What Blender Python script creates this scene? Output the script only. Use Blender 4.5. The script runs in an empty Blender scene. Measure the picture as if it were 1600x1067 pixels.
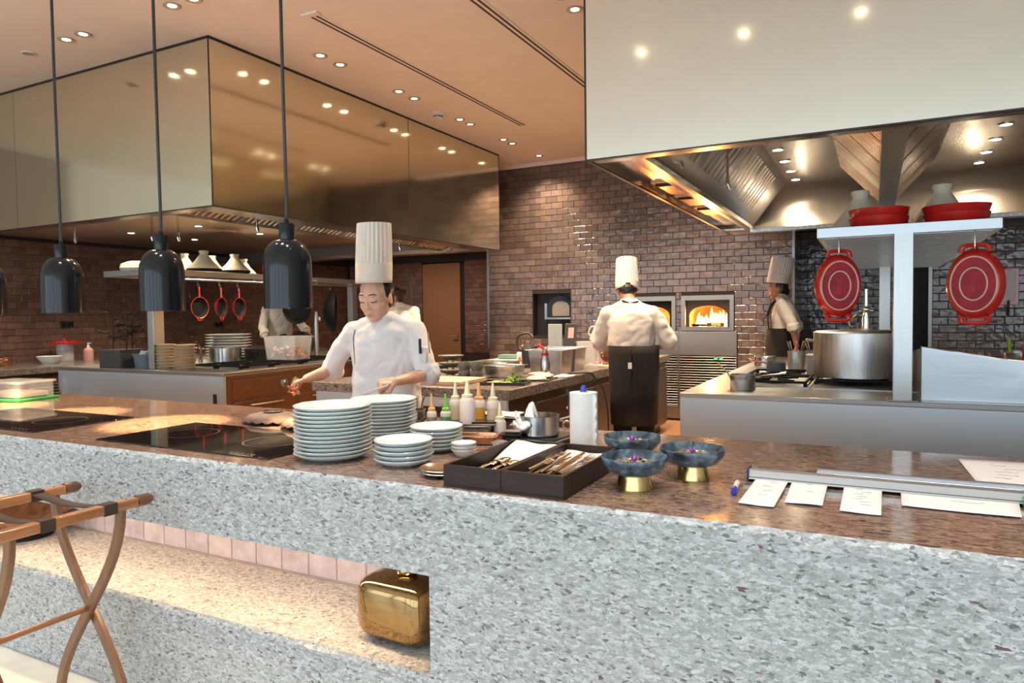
import bpy, bmesh, math, random
from math import pi, sin, cos, radians as rad
from mathutils import Vector as V, Matrix as M4, Euler
random.seed(7)
sc = bpy.context.scene
COL = sc.collection

# ------------------------------------------------------------------ camera
cam_d = bpy.data.cameras.new('camera'); cam = bpy.data.objects.new('camera', cam_d); COL.objects.link(cam)
sc.camera = cam
cam_d.sensor_width = 36.0; cam_d.sensor_fit = 'HORIZONTAL'; cam_d.lens = 1097.85 / 1600 * 36.0
cam_d.clip_start = 0.05
def cam_axes(yaw, pitch, roll):
    f = V((-sin(yaw) * cos(pitch), cos(yaw) * cos(pitch), -sin(pitch)))
    r = V((cos(yaw), sin(yaw), 0)); u = r.cross(f)
    return cos(roll) * r + sin(roll) * u, -sin(roll) * r + cos(roll) * u, f
_r, _u, _f = cam_axes(rad(27.316), rad(2.234), rad(-0.734))
cam.matrix_world = M4(((_r.x, _u.x, -_f.x, 0), (_r.y, _u.y, -_f.y, 0), (_r.z, _u.z, -_f.z, 1.40), (0, 0, 0, 1)))

# ------------------------------------------------------------------ light and exposure
vs = sc.view_settings
vs.view_transform = 'Standard'; vs.look = 'None'; vs.gamma = 1.0; vs.use_curve_mapping = False
vs.exposure = 0.78
W = bpy.data.worlds.new('daylight'); sc.world = W; W.use_nodes = True
bg = W.node_tree.nodes['Background']; bg.inputs[0].default_value = (0.74, 0.88, 1.0, 1); bg.inputs[1].default_value = 2.0
sc.cycles.caustics_reflective = False; sc.cycles.caustics_refractive = False
sc.cycles.sample_clamp_indirect = 6.0
WARM = (1.0, 0.72, 0.47); WARMER = (1.0, 0.55, 0.24)
DOWN_W, HEAT_W, HOOD_W, BAR_W = 84.0, 115.0, 46.0, 52.0

# ------------------------------------------------------------------ mesh helpers
class MB:
    def __init__(s): s.v = []; s.f = []; s.m = M4()
    def add(s, vs, fs):
        o = len(s.v); s.v += [s.m @ V(p) for p in vs]; s.f += [tuple(i + o for i in q) for q in fs]; return s
    def box(s, x0, y0, z0, x1, y1, z1):
        return s.add([(x, y, z) for z in (z0, z1) for y in (y0, y1) for x in (x0, x1)],
                     [(0, 2, 3, 1), (4, 5, 7, 6), (0, 1, 5, 4), (2, 6, 7, 3), (0, 4, 6, 2), (1, 3, 7, 5)])
    def obox(s, c, size, rot=(0, 0, 0)):
        old = s.m; s.m = old @ M4.Translation(V(c)) @ Euler(rot).to_matrix().to_4x4()
        a, b, d = size[0] / 2, size[1] / 2, size[2] / 2
        s.box(-a, -b, -d, a, b, d); s.m = old; return s
    def hexa(s, bot, top):
        return s.add(list(bot) + list(top), [(3, 2, 1, 0), (4, 5, 6, 7), (0, 1, 5, 4), (1, 2, 6, 5), (2, 3, 7, 6), (3, 0, 4, 7)])
    def lathe(s, prof, n=28, c=(0, 0, 0), sx=1.0, sy=1.0, wob=0.0, ph=0.0):
        vs, fs, prev = [], [], None
        for r, z in prof:
            if abs(r) < 1e-6:
                vs.append((c[0], c[1], c[2] + z)); cur = [len(vs) - 1]
            else:
                cur = []
                for i in range(n):
                    a = 2 * pi * i / n; q = r * (1 + wob * sin(3 * a + ph))
                    vs.append((c[0] + q * cos(a) * sx, c[1] + q * sin(a) * sy, c[2] + z)); cur.append(len(vs) - 1)
            if prev is not None:
                for i in range(n):
                    j = (i + 1) % n
                    if len(prev) == 1 and len(cur) > 1: fs.append((prev[0], cur[j], cur[i]))
                    elif len(cur) == 1 and len(prev) > 1: fs.append((prev[i], prev[j], cur[0]))
                    elif len(cur) > 1: fs.append((prev[i], prev[j], cur[j], cur[i]))
            prev = cur
        return s.add(vs, fs)
    def tube(s, pts, r, n=8, caps=True, flat=1.0):
        pts = [V(p) for p in pts]; R = list(r) if isinstance(r, (list, tuple)) else [r] * len(pts)
        if 4 <= len(pts) <= 12:                       # Catmull-Rom rounding of bent tubes
            q, w = [], []; m = len(pts)
            for i in range(m - 1):
                a, b, c, d = pts[max(i - 1, 0)], pts[i], pts[i + 1], pts[min(i + 2, m - 1)]
                for k in range(4):
                    t = k / 4; q.append(0.5 * ((2 * b) + (c - a) * t + (2 * a - 5 * b + 4 * c - d) * t * t + (3 * b - a - 3 * c + d) * t ** 3)); w.append(R[i] * (1 - t) + R[i + 1] * t)
            q.append(pts[-1]); w.append(R[-1]); pts, R = q, w
        vs, fs, up = [], [], None
        for i, p in enumerate(pts):
            t = (pts[min(i + 1, len(pts) - 1)] - pts[max(i - 1, 0)]).normalized()
            if up is None: up = V((0, 0, 1)) if abs(t.z) < 0.9 else V((1, 0, 0))
            a = t.cross(up)
            if a.length < 1e-4: a = t.cross(V((0.3, 1, 0.2)))
            a.normalize(); b = a.cross(t).normalized(); up = b
            for k in range(n):
                w = 2 * pi * k / n; vs.append(p + (a * cos(w) + b * sin(w) * flat) * R[i])
        for i in range(len(pts) - 1):
            for k in range(n):
                j = (k + 1) % n; fs.append((i * n + k, i * n + j, (i + 1) * n + j, (i + 1) * n + k))
        if caps:
            fs.append(tuple(range(n))[::-1]); fs.append(tuple(range((len(pts) - 1) * n, len(pts) * n)))
        return s.add(vs, fs)
    def cyl(s, p0, p1, r0, r1=None, n=16):
        return s.tube([p0, p1], [r0, r0 if r1 is None else r1], n)
    def ell(s, c, r, n=14, m=8, rot=(0, 0, 0)):
        old = s.m; s.m = old @ M4.Translation(V(c)) @ Euler(rot).to_matrix().to_4x4() @ M4.Diagonal((r[0], r[1], r[2], 1))
        s.lathe([(sin(pi * i / m) if 0 < i < m else 0.0, -cos(pi * i / m)) for i in range(m + 1)], n)
        s.m = old; return s
    def cap(s, p0, p1, r0, r1, n=12):            # tapered capsule
        p0, p1 = V(p0), V(p1); s.ell(p0, (r0,) * 3, n, 8); s.ell(p1, (r1,) * 3, n, 8); return s.tube([p0, p1], [r0, r1], n)
    def chain(s, pts, rs, n=12):
        for i in range(len(pts) - 1): s.cap(pts[i], pts[i + 1], rs[i], rs[i + 1], n)
        return s
    def prism(s, poly, z0, z1):
        n = len(poly)
        return s.add([(x, y, z0) for x, y in poly] + [(x, y, z1) for x, y in poly],
                     [tuple(range(n))[::-1], tuple(range(n, 2 * n))] + [(i, (i + 1) % n, n + (i + 1) % n, n + i) for i in range(n)])
    def mesh(s, name, mat, smooth=35):
        me = bpy.data.meshes.new(name); me.from_pydata([tuple(p) for p in s.v], [], s.f); me.validate()
        bm = bmesh.new(); bm.from_mesh(me); bmesh.ops.recalc_face_normals(bm, faces=bm.faces); bm.to_mesh(me); bm.free()
        if smooth:
            for p in me.polygons: p.use_smooth = True
            me.set_sharp_from_angle(angle=rad(smooth))
        if mat: me.materials.append(mat)
        return me
    def build(s, name, mat, parent=None, loc=(0, 0, 0), rot=(0, 0, 0), bev=0.0, smooth=35, seg=2):
        return link(name, s.mesh(name, mat, smooth), parent, loc, rot, bev, seg)

def link(name, me, parent=None, loc=(0, 0, 0), rot=(0, 0, 0), bev=0.0, seg=2):
    o = bpy.data.objects.new(name, me); COL.objects.link(o); o.location = loc; o.rotation_euler = rot
    if parent: o.parent = parent
    if bev:
        b = o.modifiers.new('bevel', 'BEVEL'); b.width = bev; b.segments = seg; b.limit_method = 'ANGLE'; b.angle_limit = rad(40)
        if hasattr(b, 'harden_normals'): b.harden_normals = False
    return o
def tag(o, label, cat, group=None):
    o['label'] = label; o['category'] = cat
    if group: o['group'] = group
    return o
def thing(name, label, cat, loc=(0, 0, 0), rz=0.0, group=None):
    o = bpy.data.objects.new(name, None); COL.objects.link(o); o.location = loc; o.rotation_euler = (0, 0, rz); o.empty_display_size = 0.05
    return tag(o, label, cat, group)
def struct(o, label=None):
    o['kind'] = 'structure'
    if label: o['label'] = label
    return o
def sroot(name, label=None):
    o = bpy.data.objects.new(name, None); COL.objects.link(o); return struct(o, label)
def stuff(o): o['kind'] = 'stuff'; return o
def copytree(o, parent=None, loc=None, rz=None, label=None):
    c = o.copy(); COL.objects.link(c); c.parent = parent
    if loc is not None: c.location = loc
    if rz is not None: c.rotation_euler = (0, 0, rz)
    if label: c['label'] = label
    for ch in list(o.children): copytree(ch, c)
    return c
B = lambda: MB()
def bx(name, mat, parent, x0, y0, z0, x1, y1, z1, bev=0.0): return B().box(x0, y0, z0, x1, y1, z1).build(name, mat, parent, bev=bev)
ORD = ['topmost', 'second', 'third', 'fourth', 'fifth', 'sixth', 'seventh', 'eighth', 'ninth', 'tenth', 'eleventh', 'twelfth', 'thirteenth', 'fourteenth']
def nth_top(i, n):
    return 'topmost' if i == 0 else ('lowest' if i == n - 1 else ORD[i] + ' from top')

# ------------------------------------------------------------------ materials
MATS = {}
def new_mat(name):
    m = bpy.data.materials.new(name); m.use_nodes = True; nt = m.node_tree
    return m, nt, nt.nodes['Principled BSDF']
def coords(nt, scale=(1, 1, 1), kind='Object', rot=(0, 0, 0)):
    tc = nt.nodes.new('ShaderNodeTexCoord'); mp = nt.nodes.new('ShaderNodeMapping'); mp.inputs['Scale'].default_value = scale; mp.inputs['Rotation'].default_value = rot
    nt.links.new(tc.outputs[kind], mp.inputs[0]); return mp.outputs[0]
def noise(nt, vec, scale, detail=4.0, rough=0.55, dist=0.0):
    n = nt.nodes.new('ShaderNodeTexNoise'); n.inputs['Scale'].default_value = scale; n.inputs['Detail'].default_value = detail
    n.inputs['Roughness'].default_value = rough; n.inputs['Distortion'].default_value = dist; nt.links.new(vec, n.inputs['Vector']); return n.outputs['Fac']
def ramp(nt, fac, stops, interp='LINEAR'):
    r = nt.nodes.new('ShaderNodeValToRGB'); r.color_ramp.interpolation = interp; e = r.color_ramp.elements
    while len(e) < len(stops): e.new(0.5)
    for q, (p, c) in zip(e, stops): q.position = p; q.color = (c[0], c[1], c[2], 1)
    nt.links.new(fac, r.inputs[0]); return r.outputs[0]
def mixc(nt, a, b, fac, mode='MIX'):
    x = nt.nodes.new('ShaderNodeMix'); x.data_type = 'RGBA'; x.blend_type = mode
    for sock, val in ((x.inputs[0], fac), (x.inputs[6], a), (x.inputs[7], b)):
        if hasattr(val, 'node'): nt.links.new(val, sock)
        else: sock.default_value = val if not isinstance(val, tuple) else (val[0], val[1], val[2], 1)
    return x.outputs[2]
def bump(nt, p, h, strength, dist=0.01):
    b = nt.nodes.new('ShaderNodeBump'); b.inputs['Strength'].default_value = strength; b.inputs['Distance'].default_value = dist
    nt.links.new(h, b.inputs['Height']); nt.links.new(b.outputs[0], p.inputs['Normal'])
def mat(name, c, rough=0.5, metal=0.0, spec=0.5, var=0.06, vs=14.0, bmp=0.0, bs=60.0, stretch=(1, 1, 1), coat=0.0, trans=0.0, emit=None, es=0.0, alpha=1.0, sss=0.0, rvar=0.0):
    if name in MATS: return MATS[name]
    m, nt, p = new_mat(name)
    v = coords(nt, stretch); f = noise(nt, v, vs)
    lo = tuple(max(0, q * (1 - var * 2)) for q in c); hi = tuple(min(1, q * (1 + var * 2)) for q in c)
    nt.links.new(ramp(nt, f, [(0.3, lo), (0.7, hi)]), p.inputs['Base Color'])
    p.inputs['Roughness'].default_value = rough; p.inputs['Metallic'].default_value = metal; p.inputs['Specular IOR Level'].default_value = spec
    if rvar:
        mr = nt.nodes.new('ShaderNodeMapRange'); mr.inputs[3].default_value = max(0.02, rough - rvar); mr.inputs[4].default_value = rough + rvar
        nt.links.new(noise(nt, v, vs * 0.7), mr.inputs[0]); nt.links.new(mr.outputs[0], p.inputs['Roughness'])
    if coat: p.inputs['Coat Weight'].default_value = coat; p.inputs['Coat Roughness'].default_value = 0.05
    if trans: p.inputs['Transmission Weight'].default_value = trans
    if sss: p.inputs['Subsurface Weight'].default_value = sss; p.inputs['Subsurface Radius'].default_value = (0.012, 0.005, 0.003); p.inputs['Subsurface Scale'].default_value = 0.6
    if emit: p.inputs['Emission Color'].default_value = (*emit, 1); p.inputs['Emission Strength'].default_value = es
    if alpha < 1: p.inputs['Alpha'].default_value = alpha
    if bmp: bump(nt, p, noise(nt, coords(nt, stretch), bs, 5.0), bmp)
    MATS[name] = m; return m

def granite(name, dark, mid, light, spots, scale=1.0, rough=0.35, stretch=(1, 1, 1.5), bmp=0.0, coat=0.0):
    m, nt, p = new_mat(name)
    v = coords(nt, stretch)
    nz = nt.nodes.new('ShaderNodeTexNoise'); nz.inputs['Scale'].default_value = 28 * scale; nz.inputs['Detail'].default_value = 4; nt.links.new(v, nz.inputs['Vector'])
    sc_ = nt.nodes.new('ShaderNodeVectorMath'); sc_.operation = 'SCALE'; sc_.inputs['Scale'].default_value = 0.045 / scale; nt.links.new(nz.outputs['Color'], sc_.inputs[0])
    av = nt.nodes.new('ShaderNodeVectorMath'); av.operation = 'ADD'; nt.links.new(v, av.inputs[0]); nt.links.new(sc_.outputs[0], av.inputs[1])
    vo = nt.nodes.new('ShaderNodeTexVoronoi'); vo.inputs['Scale'].default_value = 58 * scale; nt.links.new(av.outputs[0], vo.inputs['Vector'])
    sx_ = nt.nodes.new('ShaderNodeSeparateColor'); nt.links.new(vo.outputs['Color'], sx_.inputs[0])
    base = ramp(nt, sx_.outputs[0], [(0.02, dark), (0.10, mid), (0.42, tuple((p_ + q_) / 2 for p_, q_ in zip(mid, light))), (0.72, light), (0.96, tuple(min(1, q_ * 1.22) for q_ in light))])
    c1 = mixc(nt, base, ramp(nt, noise(nt, v, 150 * scale, 4, 0.7), [(0.30, (0.62, 0.62, 0.62)), (0.50, (1.0, 1.0, 1.0)), (0.72, (1.14, 1.14, 1.14))]), 1.0, 'MULTIPLY')
    vein = ramp(nt, noise(nt, v, 30 * scale, 6, 0.75, 1.5), [(0.35, (0.85, 0.85, 0.85)), (0.44, (0, 0, 0))])
    c2 = mixc(nt, c1, dark, vein)
    sp2 = ramp(nt, noise(nt, v, 14 * scale, 3, 0.6, 0.2), [(0.675, (0, 0, 0)), (0.71, (1, 1, 1))])
    c3 = mixc(nt, c2, spots, sp2)
    nt.links.new(c3, p.inputs['Base Color']); p.inputs['Roughness'].default_value = rough
    if coat: p.inputs['Coat Weight'].default_value = coat; p.inputs['Coat Roughness'].default_value = 0.06
    if bmp: bump(nt, p, noise(nt, v, 30 * scale, 6), bmp, 0.004)
    MATS[name] = m; return m

def tile_mat(name, lo, hi):
    m, nt, p = new_mat(name)
    oi = nt.nodes.new('ShaderNodeObjectInfo'); ge = nt.nodes.new('ShaderNodeNewGeometry')
    ad = nt.nodes.new('ShaderNodeMath'); ad.operation = 'ADD'; nt.links.new(oi.outputs['Random'], ad.inputs[0]); nt.links.new(ge.outputs['Random Per Island'], ad.inputs[1])
    fr = nt.nodes.new('ShaderNodeMath'); fr.operation = 'FRACT'; nt.links.new(ad.outputs[0], fr.inputs[0])
    tint = ramp(nt, fr.outputs[0], [(0.0, lo), (0.5, tuple((a + b) / 2 for a, b in zip(lo, hi))), (1.0, hi)])
    gv = ge.outputs['Position']
    sm = ramp(nt, noise(nt, gv, 16, 4), [(0.3, (0.82, 0.80, 0.80)), (0.7, (1.1, 1.1, 1.1))])
    nt.links.new(mixc(nt, tint, sm, 1.0, 'MULTIPLY'), p.inputs['Base Color'])
    p.inputs['Roughness'].default_value = 0.16; p.inputs['Specular IOR Level'].default_value = 0.7
    bump(nt, p, noise(nt, gv, 9, 2), 0.35, 0.03)
    MATS[name] = m; return m

def wood(name, a, b, rough=0.4, axis=0, scale=1.0):
    m, nt, p = new_mat(name)
    st = [22, 22, 22]; st[axis] = 1.6
    v = coords(nt, tuple(q * scale for q in st))
    nt.links.new(ramp(nt, noise(nt, v, 2.2, 6, 0.6, 0.6), [(0.25, a), (0.6, b), (0.85, tuple(min(1, q * 1.25) for q in b))]), p.inputs['Base Color'])
    p.inputs['Roughness'].default_value = rough; p.inputs['Coat Weight'].default_value = 0.3; p.inputs['Coat Roughness'].default_value = 0.2
    MATS[name] = m; return m

def brushed(name, c, rough=0.28, axis=0, amount=0.08):
    m, nt, p = new_mat(name)
    st = [260, 260, 260]; st[axis] = 2.5
    f = noise(nt, coords(nt, tuple(st)), 1.0, 3)
    nt.links.new(ramp(nt, f, [(0.3, tuple(q * (1 - amount) for q in c)), (0.7, tuple(min(1, q * (1 + amount)) for q in c))]), p.inputs['Base Color'])
    mr = nt.nodes.new('ShaderNodeMapRange'); mr.inputs[3].default_value = rough * 0.75; mr.inputs[4].default_value = rough * 1.3
    nt.links.new(f, mr.inputs[0]); nt.links.new(mr.outputs[0], p.inputs['Roughness'])
    p.inputs['Metallic'].default_value = 1.0; p.inputs['Anisotropic'].default_value = 0.5
    MATS[name] = m; return m
def emitter(name, c, s):
    if name in MATS: return MATS[name]
    m, nt, p = new_mat(name); p.inputs['Base Color'].default_value = (*c, 1); p.inputs['Emission Color'].default_value = (*c, 1); p.inputs['Emission Strength'].default_value = s
    MATS[name] = m; return m

GR_FRONT = granite('granite_honed', (0.15, 0.16, 0.162), (0.34, 0.365, 0.376), (0.50, 0.54, 0.56), (0.15, 0.09, 0.10), 2.1, 0.55, (0.62, 0.8, 1.25), 0.25)
GR_TOP = granite('granite_polished_brown', (0.075, 0.045, 0.034), (0.185, 0.115, 0.086), (0.33, 0.23, 0.175), (0.09, 0.05, 0.045), 1.6, 0.14, (0.6, 1.4, 1), 0.0, 0.3)
GR_LEDGE = granite('granite_ledge', (0.22, 0.20, 0.18), (0.46, 0.44, 0.42), (0.68, 0.66, 0.64), (0.28, 0.24, 0.22), 1.7, 0.5, (0.9, 1.2, 1.2), 0.15)
GR_DARK = granite('granite_dark', (0.045, 0.04, 0.038), (0.13, 0.11, 0.10), (0.23, 0.20, 0.18), (0.05, 0.04, 0.04), 1.2, 0.22)
STEEL = brushed('brushed_steel', (0.54, 0.55, 0.55), 0.30, 0, 0.03)
STEEL_P = brushed('steel_panel', (0.62, 0.69, 0.74), 0.48, 0, 0.03)
STEEL_V = brushed('steel_upright', (0.50, 0.52, 0.52), 0.40, 2, 0.03)
STEEL_O = brushed('steel_oven', (0.40, 0.38, 0.36), 0.42, 0, 0.05)
TRIMST = brushed('steel_trim', (0.34, 0.34, 0.33), 0.4, 2)
STEEL_D = brushed('steel_dark', (0.30, 0.29, 0.28), 0.35, 0)
CHROME = mat('polished_steel', (0.72, 0.72, 0.71), 0.12, 1.0, var=0.03)
PAN = mat('pan_steel', (0.58, 0.58, 0.57), 0.22, 1.0, var=0.05, vs=30, rvar=0.08)
HOODSTEEL = brushed('hood_steel', (0.54, 0.52, 0.50), 0.22, 2, 0.03)
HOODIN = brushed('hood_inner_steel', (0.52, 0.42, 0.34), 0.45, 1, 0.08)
BRASS = mat('brass', (0.70, 0.53, 0.22), 0.24, 1.0, var=0.05)
GOLD = mat('gold_mirror', (0.36, 0.235, 0.105), 0.08, 1.0, var=0.05, vs=6)
COPPER = mat('copper', (0.62, 0.30, 0.15), 0.25, 1.0, var=0.08)
BRONZEWOOD = wood('brown_cabinet', (0.10, 0.045, 0.020), (0.17, 0.080, 0.036), 0.35, 0, 0.6)
BROWN_D = wood('dark_brown_cabinet', (0.040, 0.022, 0.014), (0.075, 0.040, 0.025), 0.35, 2, 0.6)
BLACK = mat('matt_black', (0.018, 0.018, 0.019), 0.5, var=0.1)
BLACK_G = mat('gloss_black', (0.012, 0.012, 0.013), 0.12, var=0.1)
IRON = mat('cast_iron', (0.012, 0.012, 0.012), 0.6, spec=0.2, var=0.15, bmp=0.2, bs=120)
LAMPBLACK = mat('lamp_enamel', (0.008, 0.011, 0.014), 0.14, spec=0.35, var=0.02)
WHITE = mat('white_porcelain', (0.80, 0.81, 0.80), 0.18, var=0.02, coat=0.3)
CELADON = mat('celadon_porcelain', (0.70, 0.775, 0.78), 0.16, var=0.03, coat=0.4)
PAPER = mat('white_paper', (0.85, 0.82, 0.81), 0.85, var=0.015)
TISSUE = mat('paper_towel', (0.88, 0.88, 0.87), 0.95, var=0.02, bmp=0.4, bs=240)
CREAM = mat('cream_enamel', (0.80, 0.70, 0.50), 0.22, var=0.04, coat=0.4)
RED = mat('red_enamel', (0.60, 0.020, 0.015), 0.16, var=0.10, vs=8, coat=0.6)
RED_D = mat('red_enamel_base', (0.34, 0.010, 0.022), 0.45, spec=0.25, var=0.15, vs=18)
RED_T = mat('red_emboss', (0.50, 0.06, 0.08), 0.5, spec=0.2)
TAN = mat('tan_stoneware', (0.50, 0.40, 0.24), 0.45, var=0.08)
BOWLBLUE = None
FABRIC = mat('white_cotton', (0.80, 0.81, 0.83), 0.9, var=0.02, bmp=0.10, bs=16)
FABRIC_W = mat('cream_cotton', (0.74, 0.69, 0.62), 0.9, var=0.03, bmp=0.12, bs=16)
HATM = mat('toque_paper', (0.80, 0.77, 0.71), 0.9, var=0.02)
DARKCLOTH = mat('black_cotton', (0.009, 0.008, 0.008), 0.92, var=0.15, bmp=0.15, bs=18)
SKIN = mat('skin_light', (0.72, 0.46, 0.34), 0.45, var=0.05, vs=20, sss=0.15)
SKIN_M = mat('skin_tan', (0.46, 0.23, 0.14), 0.5, var=0.05, vs=20, sss=0.12)
HAIR = mat('black_hair', (0.012, 0.010, 0.010), 0.35, var=0.3, vs=60, stretch=(6, 6, 1))
CLEAR = mat('clear_plastic', (0.85, 0.86, 0.85), 0.08, var=0.01, alpha=0.28)
GLASSCLR = mat('clear_glass', (0.9, 0.92, 0.92), 0.03, var=0.01, alpha=0.25)
PLASTER = mat('ceiling_plaster', (0.86, 0.79, 0.71), 0.9, var=0.015, vs=3)
GROUT = mat('dark_grout', (0.035, 0.028, 0.026), 0.9, var=0.1)
TILE = tile_mat('brown_glazed_tile', (0.125, 0.095, 0.087), (0.215, 0.165, 0.148))
TILE_R = tile_mat('red_brown_glazed_tile', (0.15, 0.085, 0.066), (0.23, 0.13, 0.10))
TILE_P = tile_mat('pink_tile', (0.56, 0.48, 0.49), (0.66, 0.55, 0.54))
WALNUT = wood('dark_walnut', (0.014, 0.008, 0.006), (0.034, 0.019, 0.014), 0.42, 0); WALNUT.node_tree.nodes['Principled BSDF'].inputs['Coat Weight'].default_value = 0.0; WALNUT.node_tree.nodes['Principled BSDF'].inputs['Specular IOR Level'].default_value = 0.3
STANDWOOD = wood('stained_beech', (0.22, 0.085, 0.030), (0.44, 0.20, 0.08), 0.3, 0, 0.5)
STANDWOOD_D = wood('stained_beech_dark', (0.10, 0.040, 0.018), (0.17, 0.075, 0.035), 0.3, 2, 0.5)
WEBBING = mat('dark_webbing', (0.055, 0.032, 0.024), 0.8, var=0.1, bmp=0.3, bs=300)

# glossy back-painted glass cladding of the hoods
def glass_clad(name, c, metal, coat=0.5):
    m, nt, p = new_mat(name)
    f = noise(nt, coords(nt), 1.1, 2)
    nt.links.new(ramp(nt, f, [(0.3, tuple(q * 0.95 for q in c)), (0.7, c)]), p.inputs['Base Color'])
    p.inputs['Roughness'].default_value = 0.10; p.inputs['Metallic'].default_value = metal; p.inputs['Specular IOR Level'].default_value = 0.8
    p.inputs['Coat Weight'].default_value = coat; p.inputs['Coat Roughness'].default_value = 0.03
    bump(nt, p, noise(nt, coords(nt), 1.4, 1), 0.05, 0.02)
    MATS[name] = m; return m
CLAD = glass_clad('bronze_glass', (0.80, 0.785, 0.64), 1.0, 0.0)
CLAD_DAYLIT = glass_clad('bronze_glass_daylit', (0.88, 0.90, 0.86), 0.85)  # same bronze glass, its brighter daylight reflection put into a paler tint

# ------------------------------------------------------------------ room shell
CEIL = 3.516
FLOORK = mat('kitchen_floor', (0.42, 0.22, 0.11), 0.35, var=0.08, vs=4)
FLOORD = mat('cream_marble', (0.82, 0.77, 0.66), 0.25, var=0.10, vs=3)
PALE = mat('off_white_paint', (0.84, 0.82, 0.77), 0.8, var=0.02)
PLAIN = mat('taupe_paint', (0.42, 0.37, 0.31), 0.8, var=0.02)
struct(bx('floor', FLOORK, None, -9.8, 1.80, -0.14, 6.0, 13.0, 0.0), 'warm brown kitchen floor')
struct(bx('floor_dining', FLOORD, None, -9.8, -5.4, -0.25, 6.0, 1.80, -0.11), 'cream marble dining floor in front of the counter')
struct(bx('ceiling', PLASTER, None, -9.8, -5.4, CEIL, 6.0, 13.0, CEIL + 0.15), 'smooth warm white plaster ceiling')
struct(bx('wall_right', PALE, None, 5.9, -5.4, -0.14, 6.1, 13.0, CEIL), 'plain side wall on the right')
struct(bx('wall_far', PLAIN, None, -9.8, 12.4, -0.14, 6.0, 12.6, CEIL), 'plain wall far behind the kitchen')
# window wall behind the camera: piers, lintel and mullions, open to the daylight
wf = sroot('wall_front', 'window wall on the dining side')
WB = MB(); WB.box(-9.8, -5.4, 3.15, 6.0, -5.2, CEIL); WB.box(-9.8, -5.4, -0.25, 6.0, -5.2, 0.05)
WB.build('wall_band', PALE, wf)
for i in range(7):
    x = -9.8 + i * 2.6; bx('pier', PALE, wf, x - 0.12, -5.4, 0.05, x + 0.12, -5.2, 3.15)
for i in range(6):
    p = bpy.data.lights.new('daylight_portal', 'AREA'); p.shape = 'RECTANGLE'; p.size = 2.36; p.size_y = 3.1; p.cycles.is_portal = True
    o = bpy.data.objects.new('daylight_portal', p); COL.objects.link(o); o.location = (-8.5 + 2.6 * i, -5.3, 1.6); o.rotation_euler = (rad(90), 0, 0)

struct(bx('wall_left_dining', PALE, None, -9.72, -5.4, -0.25, -9.6, 1.70, CEIL), 'pale wall at the left of the dining room')
struct(bx('wall_left_middle', PLAIN, None, -9.72, 1.70, -0.25, -9.601, 4.28, CEIL), 'taupe wall between dining room and kitchen')
# tiled walls -----------------------------------------------------------------
TW, TH, GR = 0.170, 0.086, 0.005
def tile_mesh(w, h, m):
    b = MB(); a, c, d = w / 2, h / 2, 0.006
    o = [(-a, 0, -c), (a, 0, -c), (a, 0, c), (-a, 0, c)]; k = 0.004
    i_ = [(-a + k, -d, -c + k), (a - k, -d, -c + k), (a - k, -d, c - k), (-a + k, -d, c - k)]
    mid = [(x, -d * 0.6, z) for x, _, z in o]
    b.add(o + mid + i_, [(8, 9, 10, 11)] + [(j, (j + 1) % 4, 4 + (j + 1) % 4, 4 + j) for j in range(4)] + [(4 + j, 4 + (j + 1) % 4, 8 + (j + 1) % 4, 8 + j) for j in range(4)])
    return b
_tm = {}
def tiled(name, label, origin, along, length, z0, z1, m, holes=(), first=None, lim=300, phase=0.0):
    """wall root at origin, local x along the wall, tiles facing local -y; first(u,z)->bool picks the tiles built singly"""
    r = sroot(name, label); r.location = origin; r.rotation_euler = (0, 0, along)
    return r, tiles(r, length, z0, z1, m, holes, first, lim, phase)
def tiles(r, length, z0, z1, m, holes=(), first=None, lim=300, phase=0.0, tw=TW, th=TH):
    rest = MB(); n = 0; row = 0; z = z0; spots = []
    while z + th * 0.3 < z1:
        u = -((row % 2) * 0.5 + phase) * tw
        zt = min(z + th, z1)
        while u < length - 0.02:
            a, b = max(u, 0.0), min(u + tw, length)
            cuts = [(a, b)]
            for hx0, hz0, hx1, hz1 in holes:
                if zt > hz0 + 0.03 and z < hz1 - 0.03:
                    nc = []
                    for c0, c1 in cuts:
                        if hx0 > c0: nc.append((c0, min(c1, hx0)))
                        if hx1 < c1: nc.append((max(c0, hx1), c1))
                    cuts = [q for q in nc if q[1] - q[0] > 0.025]
            for c0, c1 in cuts:
                if c1 - c0 > 0.025: spots.append((c0, c1, z, zt))
            u += tw
        z += th; row += 1
    pref = [s for s in spots if first is None or first((s[0] + s[1]) / 2, (s[2] + s[3]) / 2)]
    pref = pref[:lim] if len(pref) <= lim else sorted(pref, key=lambda s: (abs(s[3] - s[2] - th) > 0.01, -first.__call__((s[0] + s[1]) / 2, (s[2] + s[3]) / 2) if first else 0))[:lim]
    ps = set(pref)
    for s in spots:
        w, h = round(s[1] - s[0] - GR, 3), round(s[3] - s[2] - GR, 3); cx, cz = (s[0] + s[1]) / 2, (s[2] + s[3]) / 2
        if h < 0.01: continue
        if s in ps:
            key = (w, h, m.name)
            if key not in _tm: _tm[key] = tile_mesh(w, h, m).mesh('brick', m, 0)
            o = link('brick', _tm[key], r, (cx, random.uniform(-0.0015, 0.0015), cz), (random.gauss(0, 0.006), 0, random.gauss(0, 0.006)))
        else:
            b = tile_mesh(w, h, m); rest.m = M4.Translation((cx, random.uniform(-0.0015, 0.0015), cz)) @ Euler((random.gauss(0, 0.006), 0, random.gauss(0, 0.006))).to_matrix().to_4x4()
            rest.add(b.v, b.f)
    if rest.v:
        rest.m = M4(); stuff(rest.build('brick_field', m, r, smooth=0))
    return len(spots)

YB = 9.015
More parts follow.
